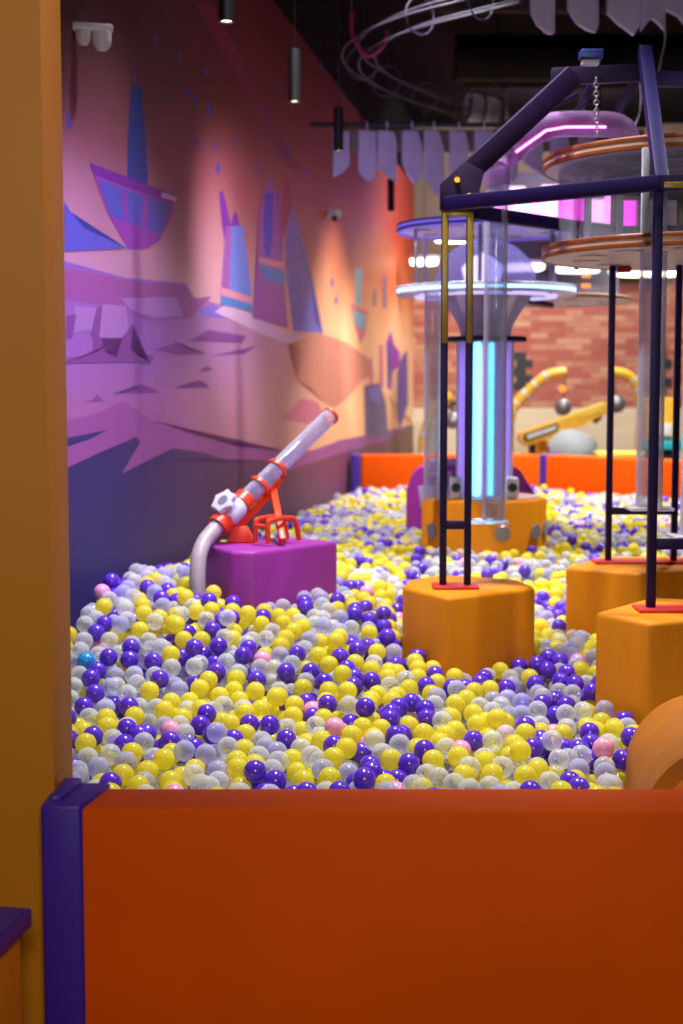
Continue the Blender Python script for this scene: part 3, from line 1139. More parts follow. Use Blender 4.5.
T = Matrix.Translation((0, PY + .12, 0)) @ Matrix.Rotation(PI / 2, 4, 'X')
pp = fpoly([(406, 520), (407, 492), (413, 474), (421, 466), (514, 466), (521, 471), (538, 500), (541, 520)], PY)
pp = [(pp[0][0], 0.0)] + pp[1:-1] + [(pp[-1][0], 0.0)]
mb = MB()
mb.prism(pp, 0, .12, .012, M4=T)
pb_ = mb.build('panel', M['plum_panel'], pl)
for q in ([(427, 471), (452, 471), (452, 478), (430, 478)], [(418, 486), (452, 486), (452, 512), (420, 508)], [(500, 472), (512, 472), (516, 480), (500, 480)]):
    mb = MB()
    mb.prism(fpoly(q, PY), .118, .126, .003, M4=T)
    mb.build('pale_inset', M['lavender_panel'], pl)
mb = MB()
p = at(446, 462, PY + .05)
mb.box((p.x, p.y + .02, pp[3][1] + .02), (.2, .09, .045), .012)
mb.build('handle', M['lavender_panel'], pl)

# ------------------------------------------------------------------ purple block and cannon
CBZ = .84
cpts = [atz(214.5, 546.5, CBZ), atz(230, 551, CBZ), atz(254.6, 551.5, CBZ), atz(338.5, 541, CBZ)]
e = (cpts[3] - cpts[2]).normalized()
back = Vector((-e.y, e.x, 0))
if back.y < 0:
    back = -back
c5, c6 = cpts[3] + back * .30, cpts[0] + back * .14 + e * .05
block([(v, 0) for v in (cpts + [c5, c6])], 'magenta purple padded block under the red ball cannon beside the mural wall', 'foam_cannon_block', M['magenta_vinyl'], CBZ, None)
cn_c = (cpts[2] + cpts[3] + c5) / 3
cn = thing('ball_cannon', 'red ball cannon with a clear barrel on the magenta purple block', 'toy cannon', (cn_c.x, cn_c.y, CBZ))
B0 = at(221, 523, 6.0)
B1 = at(331, 415, 6.48)
ax = (B1 - B0).normalized()


def bar(t):
    return B0 + (B1 - B0) * t


mb = MB()
mb.tube([bar(.165), bar(.6), bar(1.0)], .037, 26, ri=.033)
br_ = mb.build('barrel', M['barrel'], cn)
mb = MB()
mb.tube([bar(.985), bar(1.0)], .041, 26, ri=.031)
mb.build('muzzle_ring', M['cannon_red'], br_)
for t, hw, cr in ((.0, .032, .047), (.19, .028, .048), (.33, .012, .047), (.49, .012, .047)):
    mb = MB()
    mb.tube([bar(t - hw), bar(t + hw)], cr, 26, ri=.0375)
    mb.build('clamp_ring', M['cannon_red'], cn)
# spine under the barrel: a flat cradle plate with a foot
side = ax.cross(Vector((0, 0, 1))).normalized()
dn = side.cross(ax).normalized()
if dn.z > 0:
    dn = -dn
T = Matrix((ax, dn, side)).transposed().to_4x4()
T.translation = B0
Lb = (B1 - B0).length
mb = MB()
mb.prism([(.0, .040), (.51 * Lb, .040), (.52 * Lb, .052), (.42 * Lb, .075), (.26 * Lb, .08), (.10 * Lb, .085), (.02 * Lb, .06)], -.014, .014, .004, M4=T)
mb.build('cradle', M['cannon_red'], cn)
ft0 = bar(.13)
mb = MB()
p = Vector((ft0.x + .02, ft0.y, CBZ))
T2 = Matrix.Translation((p.x, p.y + .03, p.z + .002)) @ Matrix.Rotation(PI / 2, 4, 'X')
mb.prism([(-.06, 0), (.06, 0), (.025, .07), (-.03, .07)], 0, .06, .004, M4=T2)
mb.build('foot', M['cannon_red'], cn)
p2 = atz(283, 541, CBZ + .022)
p1 = bar(.40) + dn * .065
mb = MB()
mb.beam(p1, p2, .03, .03)
mb.build('stay', M['cannon_red'], cn)
# loop bracket on the block top
lp0 = atz(271, 549, CBZ + .01)
lp0 = atz(268, 543.5, CBZ + .012)
lp1 = lp0 + e * .19
mb = MB()
for off in (Vector((0, 0, 0)), back * .07):
    a, b = lp0 + off, lp1 + off
    mb.tube(spline([a, a + Vector((0, 0, .075)), a + e * .02 + Vector((0, 0, .095)), b - e * .05 + Vector((0, 0, .095)), b - e * .015 + Vector((0, 0, .06)), b], 6), .011, 10)
mb.tube([lp0 + Vector((0, 0, .07)), lp0 + back * .07 + Vector((0, 0, .07))], .009, 8)
mb.tube([lp1 - e * .03 + Vector((0, 0, .085)), lp1 - e * .03 + back * .07 + Vector((0, 0, .085))], .009, 8)
mb.build('loop_bracket', M['cannon_red'], cn)
# white valve with a scalloped knob
vc = bar(.10)
mb = MB()
mb.tube([bar(.035), bar(.06), bar(.14), bar(.165)], [.038, .05, .05, .038], 20)
vv = mb.build('valve', M['white_plastic'], cn)
kd = Vector((-.45, -.62, .64)).normalized()
q = Vector((0, 0, 1)).rotation_difference(kd)
star = [(math.cos(2 * PI * i / 24) * (.046 + .008 * math.cos(6 * 2 * PI * i / 24)), math.sin(2 * PI * i / 24) * (.046 + .008 * math.cos(6 * 2 * PI * i / 24))) for i in range(24)]
T3 = Matrix.Translation(vc) @ q.to_matrix().to_4x4()
mb = MB()
mb.prism([(a * 1.1, b * 1.1) for a, b in star], .056, .082, .004, M4=T3)
mb.tube([vc + kd * .03, vc + kd * .058], .022, 14)
mb.build('valve_knob', M['white_plastic'], vv)
mb = MB()
mb.tube([vc + kd * .081, vc + kd * .084], .024, 18)
mb.build('knob_disc', M['grey_metal'], vv)
HP = spline([B0 + ax * .012, B0 - ax * .03, at(205, 541, 5.93), at(199, 556, 5.88), at(197.5, 575, 5.85), at(197.5, 592, 5.84), at(197.5, 610, 5.84)], 6)
HP.append(Vector((HP[-1].x, HP[-1].y, .45)))
mb = MB()
mb.tube(HP, .033, 20)
mb.build('hose', M['grey_hose'], cn)
hose_xy = (HP[-1].x, HP[-1].y)

# ------------------------------------------------------------------ balls
BD = .0668
BR = BD * .5 * .985


def surf(x, y):
    """height of the ball surface"""
    t = max(0, min(1, (x - .0) / .45))
    kb = [(3.2, .36), (4.0, .385), (4.9, .43), (5.4, .475), (6.4, .475), (7.3, .585), (8.2, .625), (13.2, .585)]
    ka = [(3.2, .36), (4.0, .385), (4.5, .42), (4.9, .47), (5.4, .57), (5.9, .655), (6.6, .665), (8, .64), (10, .61), (13.2, .585)]
    zz = []
    for ks in (ka, kb):
        z = ks[-1][1]
        for (a, za), (b, zb_) in zip(ks, ks[1:]):
            if a <= y <= b:
                z = za + (zb_ - za) * (y - a) / (b - a)
                break
        zz.append(z)
    z = zz[0] + (zz[1] - zz[0]) * t
    z += .085 * max(0, min(1, (-.1 - x) / .55)) * max(0, min(1, 1.6 - abs(y - 5.8) / .6))
    z += .03 * noise.noise(Vector((x * 1.6, y * 1.6, 3.1))) + .018 * noise.noise(Vector((x * 4, y * 4, 7.7)))
    return z


def pdist(px_, py_, poly):
    """signed distance to a polygon, negative inside"""
    ins = False
    best = 1e9
    n = len(poly)
    for i in range(n):
        x0, y0 = poly[i]
        x1, y1 = poly[(i + 1) % n]
        dx, dy = x1 - x0, y1 - y0
        t = max(0, min(1, ((px_ - x0) * dx + (py_ - y0) * dy) / (dx * dx + dy * dy + 1e-12)))
        best = min(best, math.hypot(px_ - x0 - t * dx, py_ - y0 - t * dy))
        if (y0 > py_) != (y1 > py_) and px_ < (x1 - x0) * (py_ - y0) / (y1 - y0) + x0:
            ins = not ins
    return -best if ins else best


arch_poly = [(1.02 - .24, 3.66), (1.02 + .27, 3.66), (1.02 + .37, 4.37), (1.02 - .17, 4.37)]
panel_poly = [(pp[0][0] - .03, PY - .03), (pp[-1][0] + .03, PY - .03), (pp[-1][0] + .03, PY + .15), (pp[0][0] - .03, PY + .15)]
excl = blocks + [arch_poly, panel_poly]
circ = [(BC.x, BC.y, .375), (hose_xy[0], hose_xy[1], .045)]
for s in (L1, L2):
    pass


def free(x, y):
    if y < bi + .012 + BR or y > FY - BR - .03:
        return False
    if x * uy - y * ux - WO < BR + .06:
        return False
    if (Vector((x, y, 0)) - q0).dot(nq) > -BR - .03:
        return False
    if x < PFX + .02 + BR and y < PFY + .26 + BR:
        return False
    for (cx_, cy_, r_) in circ:
        if (x - cx_) ** 2 + (y - cy_) ** 2 < (r_ + BR) ** 2:
            return False
    for poly in excl:
        if pdist(x, y, poly) < BR + .003:
            return False
    return True


rng = random.Random(5)
cell = BD
grid = {}
balls = []


def rest_height(x, y, zmin):
    z = zmin
    gx, gy = int(math.floor(x / cell)), int(math.floor(y / cell))
    for i in (-1, 0, 1):
        for j in (-1, 0, 1):
            for (bx, by, bz) in grid.get((gx + i, gy + j), ()):
                d2 = (bx - x) ** 2 + (by - y) ** 2
                if d2 < BD * BD:
                    h = bz + math.sqrt(BD * BD - d2)
                    if h > z:
                        z = h
    return z


step = .058
y = bi
while y < FY:
    layers = 2.6 if y < 7 else 2.1
    xa = (WO + y * ux) / uy
    xb = min(.335 * y + .15, 4.5)
    n_here = int((xb - xa) / step * layers)
    for k in range(n_here):
        best = None
        for c_ in range(7):
            x = rng.uniform(xa, xb)
            yy = y + rng.uniform(0, step)
            if not free(x, yy):
                continue
            top = surf(x, yy)
            z = rest_height(x, yy, top - 2.3 * BD)
            if z <= top - BR * .6 and (best is None or z - top < best[3]):
                best = (x, yy, z, z - top)
        if best:
            balls.append(best[:3])
            grid.setdefault((int(math.floor(best[0] / cell)), int(math.floor(best[1] / cell))), []).append(best[:3])
    y += step
# second sweep fills what is left
for k in range(11000):
    yy = bi + (FY - bi) * rng.random() ** 1.2
    xa, xb = (WO + yy * ux) / uy, min(.335 * yy + .15, 4.5)
    x = rng.uniform(xa, xb)
    if not free(x, yy):
        continue
    top = surf(x, yy)
    z = rest_height(x, yy, top - 2.3 * BD)
    if z <= top - BR * .4 + (.02 if rng.random() < .25 else 0):
        balls.append((x, yy, z))
        grid.setdefault((int(math.floor(x / cell)), int(math.floor(yy / cell))), []).append((x, yy, z))
P = np.array(balls)


def splat(P, camx=0.0, camz=CAMZ, scale=1.0):
    """how many pixels of each ball the camera sees past the other balls"""
    W, H = int(900 * scale), int(1100 * scale)
    ox = 110 * scale
    zbuf = np.full((H, W), 1e9)
    idb = np.full((H, W), -1, int)
    rel = P - np.array([camx, 0, camz])
    dep = rel[:, 1] * cp - rel[:, 2] * sp
    up = rel[:, 1] * sp + rel[:, 2] * cp
    X = (CX + FPX * rel[:, 0] / dep) * scale + ox
    Y = (CY - FPX * up / dep) * scale
    R_ = FPX * BR / dep * scale
    for i in np.argsort(-dep):
        r = R_[i]
        x0, x1, y0, y1 = int(max(0, X[i] - r)), int(min(W - 1, X[i] + r + 1)), int(max(0, Y[i] - r)), int(min(H - 1, Y[i] + r + 1))
        if x1 <= x0 or y1 <= y0:
            continue
        yy, xx = np.mgrid[y0:y1, x0:x1]
        m = (xx + .5 - X[i]) ** 2 + (yy + .5 - Y[i]) ** 2 < r * r
        idb[y0:y1, x0:x1][m] = i
    return idb, X / scale - ox / scale, Y / scale, R_ / scale


keep = set()
idm, BX, BY, BRP = splat(P)
cnt_idx, cnt = np.unique(idm[:791, 110 + 71:110 + 683], return_counts=True)
vis = dict(zip(cnt_idx.tolist(), cnt.tolist()))
vis.pop(-1, None)
keep |= set(vis)
for (cx_, cz_) in ((-.7, 1.5), (.7, 1.5), (0, 2.6), (0, 1.9)):
    a = np.unique(splat(P, cx_, cz_)[0])
    keep |= set(a.tolist())
keep.discard(-1)

# colours in drifts, as they lie
BCOL = {'yellow': milky('ball_yellow', (255, 240, 120), (250, 240, 88), .05, .15), 'purple': mat('ball_purple', (92, 50, 200), .2, var=.06, spec=.6),
        'pink': mat('ball_pink', (238, 158, 198), .25, var=.04), 'clear': clear('ball_clear', (247, 249, 250), (250, 252, 252), .22, .66, .06),
        'lilac': clear('ball_lilac', (226, 226, 252), (222, 222, 254), .28, .72, .06), 'blue': mat('ball_blue', (40, 140, 215), .25)}
NAMES = ['yellow', 'purple', 'pink', 'clear', 'lilac', 'blue']
colour = {}
for i in keep:
    x, y_, z_ = balls[i]
    a = noise.noise(Vector((x * 3.4, y_ * 3.4, 1.0))) + rng.gauss(0, .55)
    b = noise.noise(Vector((x * 2.2 + 9, y_ * 2.2, 5.0))) + rng.gauss(0, .55)
    if rng.random() < .014:
        c_ = 'pink'
    elif a > (.43 if y_ < 6.8 else .58):
        c_ = 'purple'
    elif b > .06:
        c_ = 'yellow'
    else:
        c_ = 'lilac' if rng.random() < .3 else 'clear'
    colour[i] = c_
# the 300 balls that show largest: whatever is hidden by blocks or the arch does not count
ok = []
for i, c_ in vis.items():
    x, y_, z_ = balls[i]
    hid = False
    for (xa, ya, xb, yb2, dd) in ((402, 580, 536, 664, 5.3), (595, 605, 700, 705, 4.8), (565, 560, 700, 622, 6.3), (632, 706, 700, 800, 3.7)):
        if xa < BX[i] < xb and ya < BY[i] < yb2 and y_ > dd:
            hid = True
    if not hid:
        ok.append((c_, i))
ok.sort(reverse=True)
single = [i for c_, i in ok[:300]]
bl_i = min(single, key=lambda i: (BX[i] - 80) ** 2 + (BY[i] - 660) ** 2) if single else None
if bl_i is not None:
    near_blue = min([i for i in vis if vis[i] > 110], key=lambda i: (BX[i] - 79) ** 2 + (BY[i] - 660) ** 2)
    colour[near_blue] = 'blue'
    if near_blue not in single:
        single[-1] = near_blue


def ico(sub):
    b = bmesh.new()
    bmesh.ops.create_icosphere(b, subdivisions=sub, radius=BR)
    v = np.array([tuple(q_.co) for q_ in b.verts])
    b.verts.index_update()
    f = np.array([[q_.index for q_ in fc.verts] for fc in b.faces])
    b.free()
    return v, f


ball_me = {}
for c_ in NAMES:
    b = bmesh.new()
    bmesh.ops.create_icosphere(b, subdivisions=4, radius=BR)
    for f in b.faces:
        f.smooth = True
    me = bpy.data.meshes.new('ball_' + c_)
    b.to_mesh(me)
    b.free()
    me.materials.append(BCOL[c_])
    ball_me[c_] = me

ORD = ['first', 'second', 'third', 'fourth', 'fifth', 'sixth', 'seventh', 'eighth', 'ninth', 'tenth', 'eleventh', 'twelfth', 'thirteenth', 'fourteenth', 'fifteenth', 'sixteenth',
       'seventeenth', 'eighteenth', 'nineteenth', 'twentieth']
WORD = {'yellow': 'glossy yellow', 'purple': 'glossy purple', 'pink': 'pale pink', 'clear': 'clear', 'lilac': 'lilac tinted clear', 'blue': 'bright blue'}


def band_of(i):
    yb2 = BY[i]
    return 0 if yb2 > 762 else 1 if yb2 > 728 else 2 if yb2 > 696 else 3


def zone_of(i):
    x = BX[i]
    return 0 if x < 180 else 1 if x < 300 else 2 if x < 400 else 3 if x < 540 else 4


ZT = ['close to the golden pillar', 'in front of the magenta block', 'between magenta and ochre blocks', 'before the ladder post block', 'near the ochre arch block']
BT = ['along the front barrier', 'few rows behind front barrier', 'several rows behind front barrier', 'midway from barrier to blocks']
byrow = {}
for i in single:
    byrow.setdefault((colour[i], band_of(i)), []).append(i)
labels = {}
for (c_, b_), lst in byrow.items():
    lst.sort(key=lambda i: BX[i])
    for k, i in enumerate(lst):
        if c_ == 'blue':
            labels[i] = ('bright blue plastic ball half hidden at the golden pillar edge', None)
        elif (b_ == 0 or c_ in ('pink', 'lilac')) and k < len(ORD):
            labels[i] = (f'{WORD[c_]} ball {BT[b_]}, {ORD[k]} from the golden pillar', f'balls {BT[b_]}')
        else:
            z_ = zone_of(i)
            labels[i] = (f'{WORD[c_]} ball {BT[b_]}, {ZT[z_]}', f'{WORD[c_]} balls {BT[b_]}, {ZT[z_]}')
for i in single:
    o = bpy.data.objects.new('ball', ball_me[colour[i]])
    COL.objects.link(o)
    o.location = balls[i]
    o.rotation_euler = (rng.uniform(0, 6), rng.uniform(0, 6), 0)
    tag(o, labels[i][0], 'ball', labels[i][1] or 'balls at the pillar edge')

sset = set(single)
V, F, MIX = [], [], []
off = 0
i3, i2 = ico(3), ico(2)
for i in sorted(keep):
    if i in sset:
        continue
    v, f = i3 if balls[i][1] < 6.6 else i2
    V.append(v + P[i])
    F.append(f + off)
    MIX.append(np.full(len(f), NAMES.index(colour[i])))
    off += len(v)
V, F, MIX = np.concatenate(V), np.concatenate(F), np.concatenate(MIX)
me = bpy.data.meshes.new('pit_balls')
me.vertices.add(len(V))
me.vertices.foreach_set('co', V.astype(np.float32).ravel())
me.loops.add(F.size)
me.loops.foreach_set('vertex_index', F.astype(np.int32).ravel())
me.polygons.add(len(F))
me.polygons.foreach_set('loop_start', (np.arange(len(F)) * 3).astype(np.int32))
for c_ in NAMES:
    me.materials.append(BCOL[c_])
me.polygons.foreach_set('material_index', MIX.astype(np.int32))
me.polygons.foreach_set('use_smooth', np.ones(len(F), bool))
me.update(calc_edges=True)
pbo = bpy.data.objects.new('pit_balls', me)
COL.objects.link(pbo)
tag(pbo, 'mass of small yellow, purple and clear balls filling the pit', 'balls', None, 'stuff')
print('balls', len(balls), 'kept', len(keep), 'visible', len(vis), 'single', len(single))

# raised lining below the top layers of balls
mb = MB()
gx = [-1.9 + .25 * i for i in range(27)]
gy = [bi + .02 + (FY - bi - .04) * j / 40 for j in range(41)]
vs, fs = [], []
for yy in gy:
    xa, xb = (WO + yy * ux) / uy + .05, min(.335 * yy + .3, 4.6)
    xb = min(xb, (q0.x + q0.y) - yy - .02)
    for k in range(27):
        x = xa + (xb - xa) * k / 26
        vs.append((x, yy, surf(x, yy) - 2.3 * BD - BR - .02))
for j in range(40):
    for k in range(26):
        a = j * 27 + k
        fs.append((a, a + 1, a + 28, a + 27))
mb._faces(vs, fs, True)
structure(mb.build('floor_pit', M['pit']))

# ------------------------------------------------------------------ ceiling fittings
for k, (x, yb2, zl) in enumerate(((226.5, 22, 3.04), (294.5, 102, 3.04), (338.5, 151, 3.04), (391, 211, 3.04))):
    p = atz(x, yb2, zl)
    lab = ['black cylinder pendant lamp cut by the top edge of the picture', 'black cylinder pendant lamp before the dark red mural top, second nearest', 'black cylinder pendant lamp third from the front, lit over white baffles', 'black cylinder pendant lamp farthest along the mural wall'][k]
    t = thing('pendant_lamp', lab, 'lamp', p, 'black pendant lamps along the mural wall')
    mb = MB()
    mb.tube([p, p + Vector((0, 0, .28))], .032, 24, ri=.028)
    mb.tube([p + Vector((0, 0, .02)), p + Vector((0, 0, .28))], .0275, 20)
    mb.build('body', M['black'], t)
    mb = MB()
    mb.tube([p + Vector((0, 0, .008)), p + Vector((0, 0, .018))], .0278, 20)
    mb.build('lens', M['lamp_lens'], t)
    mb = MB()
    mb.tube([p + Vector((0, 0, .28)), Vector((p.x, p.y, CEIL))], .004, 6)
    mb.build('cord', M['black'], t)
    l = bpy.data.lights.new('pendant_spot', 'SPOT')
    l.energy = 9
    l.color = (1, .80, .62)
    l.spot_size = math.radians(75)
    l.spot_blend = .8
    l.shadow_soft_size = .03
    lo = bpy.data.objects.new('pendant_spot', l)
    COL.objects.link(lo)
    lo.location = p + Vector((0, 0, -.01))

# cameras on the mural wall
cc = on_wall(74, 27, .0)
t = thing('security_camera', 'white twin dome security camera high on the mural wall near the pillar', 'camera', cc, 'security cameras on the mural wall')
XD_ = Vector((.96, .28, 0))
mb = MB()
mb.beam(cc + Vector((-.01, 0, 0)), cc + XD_ * .15, .05, .035, .010)
mb.build('mount', M['cctv'], t)
for s_, r_, dz in ((.036, .030, -.040), (.108, .038, -.048)):
    c = cc + XD_ * s_ + Vector((0, -.01, dz))
    mb = MB()
    mb.lathe([(.0001, -r_ * 1.1), (r_ * .55, -r_ * .95), (r_ * .9, -r_ * .5), (r_, 0), (r_, r_ * .9), (.0001, r_ * .9)], c, 24)
    mb.build('dome_head', M['cctv'], t)
c2 = on_wall(328, 214, 0)
t = thing('security_camera', 'small white security camera with a black lens among the orange mural', 'camera', c2, 'security cameras on the mural wall')
mb = MB()
mb.beam(c2 + Vector((-.01, 0, 0)), c2 + Vector((.10, .02, 0)), .06, .06, .01)
mb.build('mount', M['cctv'], t)
mb = MB()
mb.sphere(c2 + Vector((.055, -.01, -.035)), .026)
mb.build('lens_ball', M['black'], t)

# hanging white baffles, middle row
RY = 10.15
rz_ = at(400, 125, RY).z
x0_, x1_ = at(310, 125, RY).x, at(650, 125, RY).x
mb = MB()
mb.box(((x0_ + x1_) / 2, RY, rz_), (x1_ - x0_, .04, .03), .004)
for f in (.15, .85):
    mb.tube([Vector((x0_ + (x1_ - x0_) * f, RY, rz_)), Vector((x0_ + (x1_ - x0_) * f, RY, CEIL))], .008, 6)
o = mb.build('baffle_rail', M['black'], loc=(x0_, RY, rz_))
tag(o, 'thin black ceiling rail from which white baffles hang', 'rail')
mb = MB()
mb.box(((x0_ + x1_) / 2 + .1, RY + .07, rz_ - .095), (x1_ - x0_ - .25, .02, .15), .003)
for k in range(int((x1_ - x0_ - .3) / .19)):
    pass
o = mb.build('ceiling_board', M['board'], loc=(x0_, RY + .07, rz_ - .1))
tag(o, 'taupe board strip behind the row of hanging white baffles', 'ceiling board')

SHAPES = [
    [(-.5, 0), (.5, 0), (.5, -.72), (.1, -.9), (-.5, -1)],
    [(-.5, 0), (.5, 0), (.5, -.78), (.42, -.93), (.2, -1), (-.1, -.97), (-.5, -.82)],
    [(-.5, 0), (.35, 0), (.5, -.2), (.5, -1), (.1, -.86), (-.2, -.8), (-.5, -.72)],
    [(-.5, 0), (.3, 0), (.48, -.25), (.5, -.8), (.35, -.95), (.1, -1), (-.25, -.85), (-.5, -.6)],
    [(-.5, 0), (.2, 0), (.45, -.25), (.5, -.75), (.42, -.98), (.1, -1), (-.1, -.86), (-.5, -.72)],
    [(-.5, 0), (.3, 0), (.5, -.35), (.45, -.6), (0, -.85), (-.5, -1)],
]
POS = ['first', 'second', 'third', 'fourth', 'fifth', 'sixth', 'seventh', 'eighth', 'ninth', 'tenth', 'eleventh']
row = [(341, 17, 178), (367, 18, 181), (387, 19, 183), (412, 20, 184), (434, 21, 196), (459, 19, 175), (484, 20, 178), (508, 20, 182), (533, 20, 176), (560, 20, 186), (588, 20, 178)]
for k, (x, w, yt) in enumerate(row):
    a = at(x, 131, RY - .05)
    b = at(x, yt, RY - .05)
    ww = w / 1450 * RY
    hh = a.z - b.z
    sh = SHAPES[k % len(SHAPES)]
    T = Matrix.Translation((a.x, RY - .055, a.z)) @ Matrix.Rotation(.3, 4, 'Z') @ Matrix.Rotation(PI / 2, 4, 'X')
    mb = MB()
    mb.prism([(p_[0] * ww, p_[1] * hh) for p_ in sh], -.015, .015, .004, M4=T)
    mb.tube([Vector((a.x, RY - .055, a.z - .005)), Vector((a.x, RY - .055, rz_ + .014)), ], .006, 6)
    o = mb.build('ceiling_baffle', M['baffle'], loc=(a.x, RY - .055, a.z))
    tag(o, f'white leaf shaped baffle on the far rail, {POS[k]} from the mural wall', 'ceiling baffle', 'white baffles on the far rail')
# near row, cut by the top edge
RN = 7.0
sh_n = [
    [(-.6, 1), (.5, 1), (.55, .0), (.45, -.05), (.2, -.02), (-.2, .2), (-.45, .5)],
    [(-.6, 1), (.55, 1), (.6, .2), (.5, 0), (.2, .06), (-.2, .25), (-.5, .6)],
    [(-.5, 1), (.6, 1), (.6, .3), (.35, -.08), (.15, .05), (-.2, .25), (-.5, .5)],
    [(-.5, 1), (.5, 1), (.5, .05), (.1, .35), (-.1, .4), (-.5, .0)],
    [(-.5, 1), (.5, 1), (.55, .1), (.4, 0), (0, .45), (-.5, .6)],
]
zt_ = at(600, 33, RN).z
zr_ = at(600, -60, RN).z
xr0, xr1 = at(515, -60, RN).x, at(760, -60, RN).x
mb = MB()
mb.box(((xr0 + xr1) / 2, RN, zr_ + .01), (xr1 - xr0, .04, .03), .004)
for f in (.1, .9):
    mb.tube([Vector((xr0 + (xr1 - xr0) * f, RN, zr_)), Vector((xr0 + (xr1 - xr0) * f, RN, CEIL))], .008, 6)
for k, x in enumerate((541, 581, 622, 652, 678)):
    w = (24, 28, 32, 24, 30)[k] / 1450 * RN
    T = Matrix.Translation((at(x, 33, RN).x, RN - .01, zt_)) @ Matrix.Rotation(.15, 4, 'Z') @ Matrix.Rotation(PI / 2, 4, 'X')
    mb2 = MB()
    mb2.prism([(p_[0] * w, p_[1] * (zr_ - zt_ - .005) if p_[1] > .9 else p_[1] * .17) for p_ in sh_n[k]], -.015, .015, .004, M4=T)
    o = mb2.build('ceiling_baffle', M['baffle'], loc=(at(x, 33, RN).x, RN, zt_))
    tag(o, f'large white baffle above the ball tower, {POS[k]} from the curved track', 'ceiling baffle', 'white baffles above the ball tower')
o = mb.build('baffle_rail', M['black'], loc=(xr0, RN, zr_))
tag(o, 'black rail above the top edge holding the large white baffles', 'rail')
mb = MB()
mb.tube(spline([at(664, 18, 6.9), at(665, 40, 6.8), at(661, 60, 6.3), at(658, 76, 5.68)], 6), .005, 8)
tag(mb.build('power_cable', M['cable_white'], loc=at(664, 18, 6.9)), 'thin white cable dropping from the baffles to the tower head beam', 'cable')

# wire ball track
TD = 8.6
tr = thing('ball_track', 'curved steel wire ball track hanging under the black ceiling', 'ball track', atz(360, 60, 3.5))
ctr = [(520, -8), (470, 5), (420, 18), (384, 32), (362, 47), (360, 62), (376, 77), (405, 91), (438, 103), (470, 112)]
TZ = 3.5
cpt = spline([atz(x, y, TZ) for x, y in ctr], 10)
for (dx, dz) in ((0, .06), (-.10, -.0), (.10, .0), (0, -.05)):
    mb = MB()
    pts = []
    for i, p in enumerate(cpt):
        tg = (cpt[min(i + 1, len(cpt) - 1)] - cpt[max(i - 1, 0)]).normalized()
        sd_ = tg.cross(Vector((0, 0, 1))).normalized()
        pts.append(p + sd_ * dx + Vector((0, 0, dz)))
    mb.tube(pts, .007, 8)
    mb.build('rail', M['track'], tr)
for i in [8, 20, 52, 64, 76, 86]:
    tg = (cpt[min(i + 1, len(cpt) - 1)] - cpt[max(i - 1, 0)]).normalized()
    mb = MB()
    mb.tube(ring_pts(cpt[i] + Vector((0, 0, .01)), .10, 18, tg), .005, 6, closed=True)
    mb.build('hoop', M['track'], tr)
i = 36
pk = cpt[i]
mb = MB()
mb.tube(spline([pk + Vector((-.10, 0, .16)), pk + Vector((-.09, 0, .02)), pk + Vector((0, 0, -.085)), pk + Vector((.09, 0, -.02)), pk + Vector((.11, 0, .06))], 6), .012, 8)
mb.build('bracket', M['pink_bracket'], tr)
mb = MB()
mb.tube([pk + Vector((-.10, 0, .16)), Vector((pk.x - .10, pk.y, CEIL))], .004, 6)
pj = cpt[8]
mb.tube([pj + Vector((0, 0, .09)), Vector((pj.x, pj.y, CEIL))], .004, 6)
mb.build('hanging_wire', M['track'], tr)
ea, eb = atz(466, 108, TZ), atz(497, 114, TZ - .03)
mb = MB()
mb.tube([ea, eb], .11, 24, ri=.104)
et = mb.build('end_tube', M['clear'], tr)
dd_ = (eb - ea).normalized()
mb = MB()
for f in (0, .45, 1):
    mb.tube(ring_pts(ea.lerp(eb, f), .113, 22, dd_), .009, 8, closed=True)
mb.build('tube_rings', M['track'], et)

# dark ducts under the ceiling
for k, (y_, z_, r_) in enumerate(((10.6, 4.3, .16), (13.0, 4.35, .2), (14.3, 4.48, .14))):
    mb = MB()
    mb.tube([Vector((y_ * .154 - 1.0, y_, z_)), Vector((6, y_, z_))], r_, 16)
    for j in range(6):
        x = y_ * .15 - .6 + j * .9
        mb.tube([Vector((x, y_, z_)), Vector((x + .02, y_, z_))], r_ + .015, 16)
        mb.tube([Vector((x + .01, y_, z_ + r_)), Vector((x + .01, y_, CEIL))], .006, 6)
    o = mb.build('air_duct', M['duct'], loc=(2.5, y_, z_))
    tag(o, ['dark round air duct under the ceiling nearest the ball track', 'dark round air duct under the ceiling, middle of three', 'dark round air duct under the ceiling nearest the brick wall'][k], 'duct', 'dark ceiling ducts')

# white lights in front of the brick wall
for k, (x, y_, w, dd, lab) in enumerate(((424, 260.5, 27, 16.5, 'flat white oval light lowest beside the mural wall end'), (455, 237.5, 40, 16.5, 'flat white light seen between the rails of the ladder post'),
                                         (505, 266, 78, 16.0, 'long white light behind the clear dome'), (578, 268, 44, 16.5, 'flat white light behind the side drum'), (645, 271, 72, 16.0, 'wide white light under the lower orange rimmed disc'))):
    p = at(x, y_, dd)
    r_ = w / 2 / 1450 * dd
    t = thing('ceiling_light', lab, 'light', p, 'white lights before the brick wall')
    mb = MB()
    T = Matrix.Diagonal((1, .5, 1, 1))
    mb.lathe([(.0001, .012), (r_ + .02, .012), (r_ + .02, .05), (.0001, .06)], p, 32, M4=T)
    mb.build('housing', M['cctv'], t)
    mb = MB()
    mb.lathe([(.0001, -.05), (r_ * .9, -.05), (r_, -.03), (r_, .012), (.0001, .012)], p, 32, M4=T)
    mb.build('diffuser', M['lamp_white'], t)
    mb = MB()
    mb.tube([p + Vector((0, 0, .05)), Vector((p.x, p.y, CEIL))], .005, 6)
    mb.build('cord', M['black'], t)

